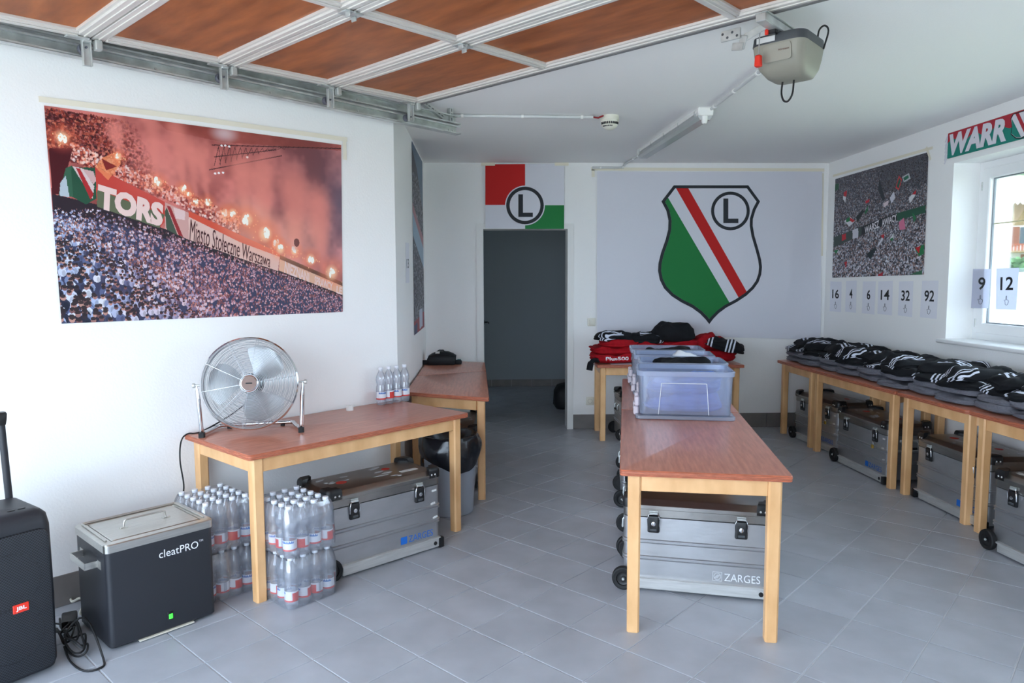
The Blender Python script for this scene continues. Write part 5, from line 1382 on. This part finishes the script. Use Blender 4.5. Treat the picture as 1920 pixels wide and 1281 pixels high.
obj('fringe', bm, mat('scarf_white', (222, 220, 228), .9), scf)

# ------------------------------------------------------------------ numbered sheets
def c3(x, y): return (1540 + x * .31225, 260 + y * .31225)
HAND = [(.34, .10), (.30, .38), (.22, .44), (.14, .50), (.22, .56), (.40, .50), (.44, .95), (.54, .97), (.55, .55), (.66, .56), (.78, .52), (.86, .42), (.80, .22), (.66, .06), (.50, .02)]
SH_ = [('16', [(55, 858), (122, 860), (118, 1043), (50, 1036)], 0), ('4', [(150, 855), (213, 852), (208, 1046), (143, 1040)], 0), ('6', [(250, 858), (327, 857), (318, 1057), (243, 1048)], 0), ('14', [(343, 858), (430, 853), (424, 1062), (337, 1052)], 0), ('32', [(467, 858), (553, 855), (545, 1072), (460, 1062)], 0), ('92', [(606, 853), (704, 852), (692, 1083), (592, 1073)], 0), ('9', [(875, 783), (1018, 783), (1003, 1020), (862, 1018)], 1), ('12', [(1052, 780), (1188, 775), (1170, 1028), (1048, 1025)], 1)]
SHL = ['leftmost sheet of six below the right poster, number 16', 'second sheet from the left below the right poster, number 4', 'third sheet from the left below the right poster, number 6', 'fourth sheet from the left below the right poster, number 14', 'fifth sheet from the left below the right poster, number 32', 'rightmost sheet of six below the right poster, number 92', 'sheet overlapping the window frame, number 9', 'sheet in the middle of the window pane, number 12']
for si_, (s, q, onwin) in enumerate(SH_):
    X_ = (FX0 - .0145) if onwin else XR - .002
    P = [px(*c3(*p), X_) for p in q]
    bm = BM(); sheet(bm, [P[3], P[2], P[1], P[0]], .0006, NW)
    t = obj('numbered_sheet', bm, M_PAPER if not onwin else clear_mat('backlit_paper', (250, 250, 252), (224, 226, 240), .93, .8, .0)); tag(t, 'white ' + SHL[si_], 'paper', 'numbered sheets on the window wall')
    n_ = Vector(NW) * .0012
    def uvp(u, v): return (P[0].lerp(P[1], u)).lerp(P[3].lerp(P[2], u), v) + n_      # v downwards
    if s == '9': uu = (.52, .82)
    elif len(s) == 1: uu = (.36, .64)
    else: uu = (.20, .80)
    vv_ = (.26, .56) if not onwin else (.21, .53)
    text_quad('lettering', s, [uvp(uu[0], vv_[1]), uvp(uu[1], vv_[1]), uvp(uu[1], vv_[0]), uvp(uu[0], vv_[0])], M_BLACKINK, t, bold=.018)
    hu = (.50, .80) if s == '9' else (.36, .66)
    bm = BM(); tube(bm, [uvp(hu[0] + (hu[1] - hu[0]) * a, .90 - .24 * b) for a, b in HAND], .0016, 4, True); obj('hand_outline', bm, mat('pen_grey', (70, 72, 80), .8), t)

# ------------------------------------------------------------------ posters printed as colour on fine sheets
def upn(h, w, sh, sw, rg):
    """smooth value noise"""
    g = rg.random((sh + 2, sw + 2)); yy = np.linspace(0, sh, h); xx = np.linspace(0, sw, w)
    y0 = yy.astype(int); x0 = xx.astype(int); fy = (yy - y0)[:, None]; fx = (xx - x0)[None, :]
    fy = fy * fy * (3 - 2 * fy); fx = fx * fx * (3 - 2 * fx)
    a = g[y0][:, x0]; b = g[y0][:, x0 + 1]; c = g[y0 + 1][:, x0]; d = g[y0 + 1][:, x0 + 1]
    return (a * (1 - fx) + b * fx) * (1 - fy) + (c * (1 - fx) + d * fx) * fy
def blob(img, x, y, rx, ry, c, a=1.0, soft=False):
    H_, W_ = img.shape[:2]; x0, x1 = int(max(0, x - rx - 1)), int(min(W_, x + rx + 2)); y0, y1 = int(max(0, y - ry - 1)), int(min(H_, y + ry + 2))
    if x0 >= x1 or y0 >= y1: return
    Y, X = np.mgrid[y0:y1, x0:x1]; d = ((X - x) / max(rx, .4)) ** 2 + ((Y - y) / max(ry, .4)) ** 2
    m = np.clip(1 - d, 0, 1) ** 1.5 * a if soft else (d <= 1) * a
    img[y0:y1, x0:x1] = img[y0:y1, x0:x1] * (1 - m[..., None]) + np.array(c, float) * m[..., None]
def polyfill(img, P, c, a=1.0):
    H_, W_ = img.shape[:2]; P = np.array(P, float); x0, x1 = int(max(0, P[:, 0].min())), int(min(W_, P[:, 0].max() + 2)); y0, y1 = int(max(0, P[:, 1].min())), int(min(H_, P[:, 1].max() + 2))
    if x0 >= x1 or y0 >= y1: return
    Y, X = np.mgrid[y0:y1, x0:x1]; ins = np.zeros(X.shape, bool)
    for i in range(len(P)):
        ax, ay = P[i - 1]; bx, by = P[i]
        if ay == by: continue
        k = ((ay > Y) != (by > Y)) & (X < (bx - ax) * (Y - ay) / (by - ay) + ax); ins ^= k
    m = (ins * a)[..., None]; img[y0:y1, x0:x1] = img[y0:y1, x0:x1] * (1 - m) + np.array(c, float) * m
def line(img, p, q, w, c, a=1.0):
    p = np.array(p, float); q = np.array(q, float); d = q - p; n = np.array([-d[1], d[0]]) / (np.hypot(*d) + 1e-6) * w / 2
    polyfill(img, [p + n, q + n, q - n, p - n], c, a)
def homog(src, dst):
    M = []
    for (x, y), (u, v) in zip(src, dst): M.append([x, y, 1, 0, 0, 0, -u * x, -u * y, -u]); M.append([0, 0, 0, x, y, 1, -v * x, -v * y, -v])
    h_ = np.linalg.svd(np.array(M, float))[2][-1].reshape(3, 3)
    def f(x, y):
        w = h_ @ np.array([x, y, 1.0]); return w[0] / w[2], w[1] / w[2]
    return f
def poster(name, img, P, nrm, off, label):
    H_, W_ = img.shape[:2]; P = [np.array(p) for p in P]
    u = np.linspace(0, 1, W_ + 1)[None, :, None]; v = np.linspace(0, 1, H_ + 1)[:, None, None]
    co = (P[0] * (1 - u) + P[1] * u) * (1 - v) + (P[3] * (1 - u) + P[2] * u) * v + np.array(nrm) * off
    co = co.reshape(-1, 3)
    i = np.arange(H_)[:, None] * (W_ + 1) + np.arange(W_)[None, :]
    f = np.stack([i, i + W_ + 1, i + W_ + 2, i + 1], -1).reshape(-1, 4)
    me = bpy.data.meshes.new(name); me.vertices.add(len(co)); me.vertices.foreach_set('co', co.astype(np.float32).ravel())
    nf = len(f); me.loops.add(nf * 4); me.loops.foreach_set('vertex_index', f.astype(np.int32).ravel())
    me.polygons.add(nf); me.polygons.foreach_set('loop_start', np.arange(0, nf * 4, 4, dtype=np.int32)); me.polygons.foreach_set('loop_total', np.full(nf, 4, np.int32))
    me.update(calc_edges=True)
    c = np.clip(img, 0, 255) / 255.0; c = np.where(c <= .04045, c / 12.92, ((c + .055) / 1.055) ** 2.4)
    at = me.color_attributes.new('print', 'FLOAT_COLOR', 'CORNER')
    cc = np.concatenate([np.repeat(c.reshape(-1, 3), 4, 0), np.ones((nf * 4, 1))], 1).astype(np.float32); at.data.foreach_set('color', cc.ravel())
    return tag(link(name, me, print_mat('poster_print')), label, 'poster')
rg = np.random.default_rng(5); rr = random.Random(21)
W1, H1 = 600, 380
f1 = homog([(35, 55), (1655, 300), (1668, 1180), (125, 1245)], [(0, 0), (W1, 0), (W1, H1), (0, H1)])
im = np.zeros((H1, W1, 3)); Yg, Xg = np.mgrid[0:H1, 0:W1]; un = Xg / W1; vn = Yg / H1
n1 = upn(H1, W1, 6, 9, rg); n2 = upn(H1, W1, 14, 22, rg); n3 = upn(H1, W1, 40, 60, rg)
smk = np.clip(.55 * n1 + .3 * n2 + .15 * n3, 0, 1)
top = np.array([138, 66, 64]) + (np.array([222, 130, 122]) - np.array([138, 66, 64])) * np.clip((smk * 1.7 - .3), 0, 1)[..., None]
rgt = np.array([120, 76, 84]) + (np.array([228, 146, 142]) - np.array([120, 76, 84])) * np.clip(smk * 1.6 - .35, 0, 1)[..., None]
k_ = np.clip((un - .55) / .4, 0, 1)[..., None]; im[:] = top * (1 - k_) + rgt * k_
k_ = (np.clip((un - .9) / .12, 0, 1) * np.clip(1 - abs(vn - .35) / .35, 0, 1))[..., None]; im[:] = im * (1 - k_ * .7) + np.array([110, 104, 130]) * k_ * .7
# roof strip
polyfill(im, [f1(600, 100), f1(1655, 300), f1(1655, 330), f1(1000, 270), f1(700, 200)], (146, 62, 52), .55); blob(im, *f1(1015, 225), 38, 22, (226, 206, 212), .8, True)
# truss
for a, b, w in (((945, 285), (1655, 318), 2.2), ((930, 420), (1330, 350), 2.0), ((960, 350), (1300, 318), 2)): line(im, f1(*a), f1(*b), w, (66, 36, 40), .85)
for k in range(13):
    x = 960 + k * 30; line(im, f1(x, 400 - k * 8), f1(x + 24, 292 + k * 2), 1.3, (66, 36, 40), .8); line(im, f1(x + 24, 292 + k * 2), f1(x + 34, 396 - k * 8), 1.2, (66, 36, 40), .7)
for p in ((1000, 290), (1020, 290), (1042, 296), (965, 440), (1008, 436), (985, 438), (1140, 355)): blob(im, *f1(*p), 2.6, 2.2, (250, 244, 244), 1)
# upper stand on the left: a dark red mass of heads
edge_top = [(60, 285), (300, 395), (690, 560), (830, 630), (1100, 760), (1320, 865), (1665, 1015)]
def ytop(x):
    for (a, b), (c, d) in zip(edge_top, edge_top[1:]):
        if x <= c: return b + (d - b) * (x - a) / (c - a)
    return edge_top[-1][1]
for k in range(4200):
    x = rr.uniform(40, 700); x = x if rr.random() < .85 else rr.uniform(600, 1000)
    y = rr.uniform(60 + x * .18, ytop(x) + 20)
    fade = max(0, min(1, (x - 330) / 300 + (ytop(x) - y) / 500 - .35))
    c = rr.choice([(70, 20, 24), (54, 16, 22), (120, 36, 34), (150, 56, 44), (96, 30, 30), (206, 120, 96), (176, 84, 66), (110, 60, 66)])
    X_, Y_ = f1(x, y); blob(im, X_, Y_, rr.uniform(1.2, 2.8), rr.uniform(1.2, 3), c, (1 - fade) * .8)
# bright figures right behind the banner
for k in range(900):
    x = rr.uniform(180, 1100); y = ytop(x) - rr.uniform(-10, 80); X_, Y_ = f1(x, y)
    blob(im, X_, Y_, rr.uniform(1.2, 3), rr.uniform(1.5, 3.6), rr.choice([(232, 170, 160), (250, 206, 190), (150, 50, 44), (210, 96, 76), (96, 30, 30), (236, 130, 100), (244, 226, 224)]), .8)
# lower crowd
for k in range(9):
    pass
edge_low = [(80, 610), (320, 625), (660, 735), (820, 795), (1100, 895), (1310, 965), (1665, 1095)]
def ylow(x):
    for (a, b), (c, d) in zip(edge_low, edge_low[1:]):
        if x <= c: return b + (d - b) * (x - a) / (c - a)
    return edge_low[-1][1]
polyfill(im, [f1(*p) for p in edge_low] + [f1(1668, 1185), f1(110, 1250)], (58, 60, 88))
polyfill(im, [f1(75, 540), f1(320, 600), f1(660, 725), f1(830, 790), f1(1310, 960), f1(1665, 1085), f1(1665, 1110), f1(1310, 990), f1(820, 830), f1(500, 730), f1(80, 640)], (44, 34, 44))
ppl = []
for k in range(4600):
    x = rr.uniform(80, 1670); y = ylow(x) + abs(rr.gauss(0, .5)) * (1240 - ylow(x)) if rr.random() < .5 else rr.uniform(ylow(x) + 4, 1250)
    ppl.append((y + 0.02 * x, x, y))
ppl.sort()
for _, x, y in ppl:
    t_ = max(0, min(1, (y - ylow(x)) / 560)); s = (1.0 + 12.5 * t_ ** 1.25 * max(0, 1 - x / 1350)) * .8 + .5
    if rr.random() > min(1, (3.2 / s) ** 1.5): continue
    X_, Y_ = f1(x, y); warm = max(0, min(1, (x - 350) / 900 + (1 - t_) * .35))
    bd_ = rr.choice([(206, 214, 236), (176, 190, 222), (222, 226, 240), (120, 136, 176), (60, 66, 96), (38, 42, 62), (150, 166, 204), (86, 100, 140), (30, 32, 48)])
    bd_ = tuple(v * (1 - .42 * warm) + w * .42 * warm for v, w in zip(bd_, (226, 110, 100)))
    sk = rr.choice([(186, 140, 128), (160, 116, 110), (120, 84, 84), (54, 44, 54)]); sk = tuple(v * (1 - .4 * warm) + w * .4 * warm for v, w in zip(sk, (200, 80, 70)))
    blob(im, X_, Y_ + s * .9, s * 1.15, s * 1.25, bd_, .95); blob(im, X_, Y_ - s * .55, s * .52, s * .62, sk, 1)
    if s > 3.5: blob(im, X_, Y_ - s * .85, s * .5, s * .36, (44, 36, 40), .9); blob(im, X_ + s * .4, Y_ + s * 1.2, s * .5, s * .9, tuple(v * .75 for v in bd_), .7)
# banners
ban = lambda pts, c, a=1.0: polyfill(im, [f1(*p) for p in pts], c, a)
ban([(60, 290), (190, 292), (120, 540), (75, 545)], (74, 16, 26)); ban([(150, 400), (185, 385), (195, 560), (110, 548)], (52, 96, 74)); ban([(120, 480), (150, 440), (170, 560), (115, 550)], (176, 190, 200))
ban([(180, 395), (310, 400), (330, 560), (260, 600), (190, 560)], (34, 80, 60)); ban([(186, 390), (240, 402), (305, 500), (296, 570)], (214, 196, 196)); ban([(205, 398), (228, 404), (302, 545), (285, 575)], (170, 40, 46)); ban([(240, 404), (300, 420), (318, 470), (300, 490)], (206, 170, 170))
ban([(310, 395), (690, 590), (690, 700), (660, 730), (320, 610)], (196, 66, 58)); ban([(320, 520), (690, 660), (660, 732), (320, 612)], (96, 104, 80)); 
ban([(690, 592), (830, 655), (830, 800), (690, 735)], (206, 160, 154)); ban([(700, 610), (720, 615), (790, 780), (765, 770)], (150, 40, 46)); ban([(690, 640), (700, 620), (760, 770), (700, 740)], (70, 84, 70)); ban([(735, 620), (800, 640), (800, 690), (750, 680)], (232, 206, 206), .8)
ban([(820, 640), (1110, 775), (1320, 870), (1310, 965), (1100, 895), (820, 795)], (226, 190, 180)); ban([(820, 640), (1110, 775), (1320, 870), (1320, 890), (1100, 810), (820, 672)], (214, 84, 62))
ban([(1320, 880), (1665, 1025), (1665, 1090), (1315, 962)], (226, 178, 150)); ban([(1320, 880), (1665, 1025), (1665, 1045), (1320, 902)], (96, 60, 44))
ban([(310, 395), (350, 345), (440, 310), (450, 380), (380, 470)], (236, 140, 92), .8); ban([(345, 350), (430, 395), (370, 415)], (120, 26, 30), .9)
# smoke plumes and flares
for x, y0, y1, w in ((650, 470, 120, 16), (790, 500, 160, 20), (860, 560, 250, 16), (925, 580, 300, 16), (450, 340, 170, 16), (1140, 680, 380, 26), (1250, 760, 400, 34), (1420, 880, 480, 40), (1560, 960, 560, 40)):
    for k in range(26):
        f = k / 25; X_, Y_ = f1(x + rr.uniform(-28, 28) * f - 40 * f, y0 + (y1 - y0) * f); blob(im, X_, Y_, w * (.35 + f), w * (.45 + .8 * f), (232, 138, 126), .26, True)
blob(im, *f1(1330, 800), 150, 80, (250, 176, 150), .5, True); blob(im, *f1(1130, 690), 80, 60, (255, 190, 160), .45, True); blob(im, *f1(700, 480), 110, 60, (236, 150, 136), .3, True)
for x, y, r in ((130, 230, 9), (435, 340, 5), (650, 485, 7), (790, 525, 6), (820, 550, 4), (860, 590, 5), (925, 595, 6), (1020, 655, 7), (1062, 655, 7), (1140, 690, 10), (1240, 770, 12), (1300, 820, 7), (1322, 850, 8), (1400, 860, 7), (1490, 905, 9), (1605, 975, 13)):
    X_, Y_ = f1(x, y); blob(im, X_, Y_, r * 3.8, r * 3.6, (255, 130, 90), .55, True); blob(im, X_, Y_, r * 1.6, r * 1.7, (255, 214, 170), .9, True); [blob(im, X_ + rr.uniform(-.7, .7) * r, Y_ + rr.uniform(-.9, .6) * r, r * rr.uniform(.2, .55), r * rr.uniform(.3, .8), (255, 250, 238), 1) for _k in range(4)]; [blob(im, X_ + rr.uniform(-2.5, 2.5) * r, Y_ + rr.uniform(-1, 2.2) * r, 1.2, 1.5, (255, 190, 140), .8) for _k in range(9)]
blob(im, *f1(1400, 830), 13, 16, (230, 170, 160), .7, True); blob(im, *f1(1412, 815), 7, 9, (96, 44, 44), .8)
PL = lambda x, y: pd2(x, y, DL)
p1_ = poster('stadium_poster', im, [PL(82, 198), PL(639, 272), PL(642, 585), PL(115, 607)], tuple(D2), .004, 'wide poster of a stadium crowd with red flares and smoke on the left wall')
def c5(x, y): return (70 + x * .34342, 180 + y * .34342)
def pq(bl, br, tr, tl, off=.0052): return [PL(*c5(*q)) + D2 * off for q in (bl, br, tr, tl)]
M_PT1 = mat('print_white', (236, 206, 200), .6); M_PT2 = mat('print_maroon', (70, 20, 28), .6); M_PT3 = mat('print_cream', (240, 210, 180), .6)
text_quad('lettering', 'TORS', pq((325, 612), (680, 718), (690, 590), (330, 480)), M_PT1, p1_, bold=.06)
text_quad('lettering', 'Miasto Sto\u0142eczne Warszawa', pq((828, 790), (1268, 938), (1272, 872), (835, 672)), M_PT2, p1_, bold=.0)
text_quad('lettering', 'NIEZNANI', pq((1345, 965), (1482, 1018), (1482, 968), (1350, 902)), M_PT1, p1_, bold=.03); text_quad('lettering', 'SPRAWCY', pq((1510, 1030), (1608, 1066), (1610, 1022), (1512, 982)), M_PT1, p1_, bold=.03)
text_quad('lettering', 'LE', pq((1630, 1076), (1660, 1086), (1662, 1046), (1632, 1036)), M_PT1, p1_, bold=.03)
for b_1, b_2 in (((72, 186), (360, 222)), ((360, 222), (650, 262)), ((645, 262), (646, 300))): tape(p1_, [(b_1, b_2)], PL, .005, tuple(D2), .026)

W2, H2 = 260, 250
f2 = homog([(85, 240), (648, 75), (620, 818), (66, 836)], [(0, 0), (W2, 0), (W2, H2), (0, H2)])
im = np.zeros((H2, W2, 3)); im[:] = (84, 84, 94)
for k in range(14000):
    x = rr.uniform(0, W2); y = rr.uniform(0, H2); s = .8 + 1.0 * y / H2
    c = rr.choice([(226, 226, 234), (196, 198, 210), (150, 152, 164), (60, 56, 62), (40, 40, 48), (170, 140, 132), (120, 96, 96)]); d_ = .62 + .38 * min(1, y / H2 + .15)
    if y < H2 * .25 and x > W2 * .55: d_ *= .7
    blob(im, x, y, s * .9, s * 1.3, tuple(v * d_ for v in c), .9)
ban2 = lambda pts, c: polyfill(im, [f2(*p) for p in pts], c)
ban2([(75, 590), (460, 440), (460, 485), (75, 650)], (34, 36, 42)); ban2([(455, 445), (630, 395), (628, 440), (460, 490)], (34, 84, 62)); ban2([(75, 590), (245, 525), (245, 575), (75, 650)], (60, 74, 70)); ban2([(125, 575), (150, 565), (150, 600), (125, 612)], (190, 40, 50)); ban2([(190, 545), (225, 532), (225, 590), (190, 600)], (206, 206, 214))
for pts, c in (([(450, 290), (470, 215), (488, 240), (470, 305)], (206, 60, 66)), ([(456, 280), (472, 230), (482, 245), (468, 295)], (34, 90, 70)), ([(490, 225), (530, 200), (540, 235), (500, 258)], (190, 196, 200)), ([(496, 230), (525, 212), (530, 230), (503, 248)], (40, 110, 84)), ([(140, 490), (175, 465), (205, 490), (170, 525)], (222, 222, 226)), ([(150, 480), (172, 465), (178, 490), (150, 500)], (34, 120, 70)), ([(176, 470), (204, 488), (190, 500), (174, 490)], (196, 36, 44)), ([(135, 320), (156, 305), (152, 345), (136, 340)], (200, 44, 52)), ([(132, 340), (150, 345), (146, 380), (132, 360)], (222, 222, 226)), ([(268, 370), (294, 357), (290, 378), (270, 385)], (200, 44, 52)), ([(262, 440), (285, 395), (282, 430), (268, 450)], (34, 110, 66)), ([(210, 470), (250, 420), (262, 430), (220, 500)], (30, 40, 38)), ([(375, 385), (410, 365), (405, 390), (380, 410)], (222, 206, 210)), ([(416, 350), (440, 310), (448, 350), (425, 385)], (214, 214, 224)), ([(530, 350), (572, 305), (566, 340), (535, 385)], (222, 222, 226)), ([(548, 330), (575, 300), (570, 330)], (196, 36, 44)), ([(550, 440), (575, 470), (560, 500)], (34, 120, 70)), ([(565, 660), (620, 632), (620, 690), (590, 705)], (34, 120, 70)), ([(568, 655), (600, 640), (590, 690)], (196, 36, 44)), ([(275, 690), (320, 655), (335, 660), (300, 725)], (32, 46, 48)), ([(340, 640), (380, 570), (378, 600), (350, 640)], (214, 214, 224)), ([(360, 580), (384, 568), (378, 600)], (196, 36, 44)), ([(412, 605), (440, 560), (438, 600)], (214, 220, 220)), ([(415, 600), (438, 590), (430, 615)], (34, 120, 70)), ([(470, 500), (500, 470), (510, 540), (475, 545)], (214, 120, 150)), ([(345, 300), (352, 230), (388, 360), (370, 370)], (46, 52, 56)), ([(560, 250), (600, 280), (590, 300)], (64, 70, 78)), ([(80, 270), (105, 265), (105, 300), (82, 310)], (40, 90, 64)), ([(75, 670), (104, 665), (90, 690)], (34, 120, 70)), ([(140, 740), (158, 735), (150, 780)], (196, 36, 44)), ([(345, 815), (375, 800), (372, 828), (345, 830)], (180, 40, 52)), ([(540, 815), (575, 800), (610, 790), (608, 818)], (60, 110, 80))): ban2(pts, c)
p2_ = poster('crowd_poster', im, [px(1567, 336, XR), px(1742, 285, XR), px(1733, 515, XR), px(1561, 521, XR)], NW, .004, 'poster of a white-shirted crowd with flags on the window wall')
wq = lambda *q: [px(*c3(*p), XR) + Vector((-.0052, 0, 0)) for p in q]
text_quad('lettering', 'WARSZ', wq((263, 572), (352, 533), (350, 488), (264, 532)), M_WHITEINK, p2_, bold=.02); text_quad('lettering', 'AWIACY', wq((368, 530), (458, 492), (455, 452), (366, 488)), M_WHITEINK, p2_, bold=.02)
for a, b in (((1563, 330), (1655, 304)), ((1655, 304), (1750, 277)), ((1738, 276), (1746, 300))): tape(p2_, [(a, b)], wr_, .005, NW, .022)

W3, H3 = 70, 200
im = np.zeros((H3, W3, 3)); im[:] = (52, 58, 70)
for k in range(5200): blob(im, rr.uniform(0, W3), rr.uniform(30, H3), rr.uniform(.6, 1.3), rr.uniform(.8, 1.6), rr.choice([(120, 124, 136), (70, 74, 88), (34, 38, 50), (160, 160, 170), (46, 40, 52)]), .9)
polyfill(im, [(0, 0), (W3, 0), (W3, 62), (30, 20), (0, 6)], (96, 120, 142)); polyfill(im, [(0, 70), (W3, 104), (W3, 128), (0, 96)], (150, 176, 196)); polyfill(im, [(0, 62), (W3, 92), (W3, 104), (0, 72)], (172, 120, 128))
polyfill(im, [(0, 186), (W3, 180), (W3, H3), (0, H3)], (150, 40, 56)); polyfill(im, [(34, 176), (56, 176), (56, 196), (34, 198)], (190, 196, 214)); polyfill(im, [(0, 190), (20, 188), (18, H3), (0, H3)], (40, 60, 100))
sn = (K2 - K1).normalized(); snn = Vector((sn.y, -sn.x, 0))
SPl = lambda x, y: pln(x, y, K1, snn)
q = [SPl(771, 264), SPl(791, 303), SPl(795, 613), SPl(776, 629)]
for p in q: p.z = min(p.z, CEIL - .02)
p3_ = poster('stand_poster', im, q, tuple(snn), .004, 'dark poster of a stadium stand on the short wall, seen edge-on')
q = [SPl(760, 455), SPl(766.5, 456), SPl(767, 530), SPl(760.5, 531)]
bm = BM(); sheet(bm, [p + snn * .002 for p in q], .0006, snn); o = obj('notice_sheet', bm, M_PAPER); tag(o, 'small white notice beside the edge-on poster on the short wall', 'paper')
cq = sum(q, Vector()) / 4; s2 = (q[1] - q[0]) * .3
text_quad('lettering', '13', [cq - s2 + snn * .004 - Vector((0, 0, .04)), cq + s2 + snn * .004 - Vector((0, 0, .04)), cq + s2 + snn * .004 + Vector((0, 0, .03)), cq - s2 + snn * .004 + Vector((0, 0, .03))], M_BLACKINK, o)
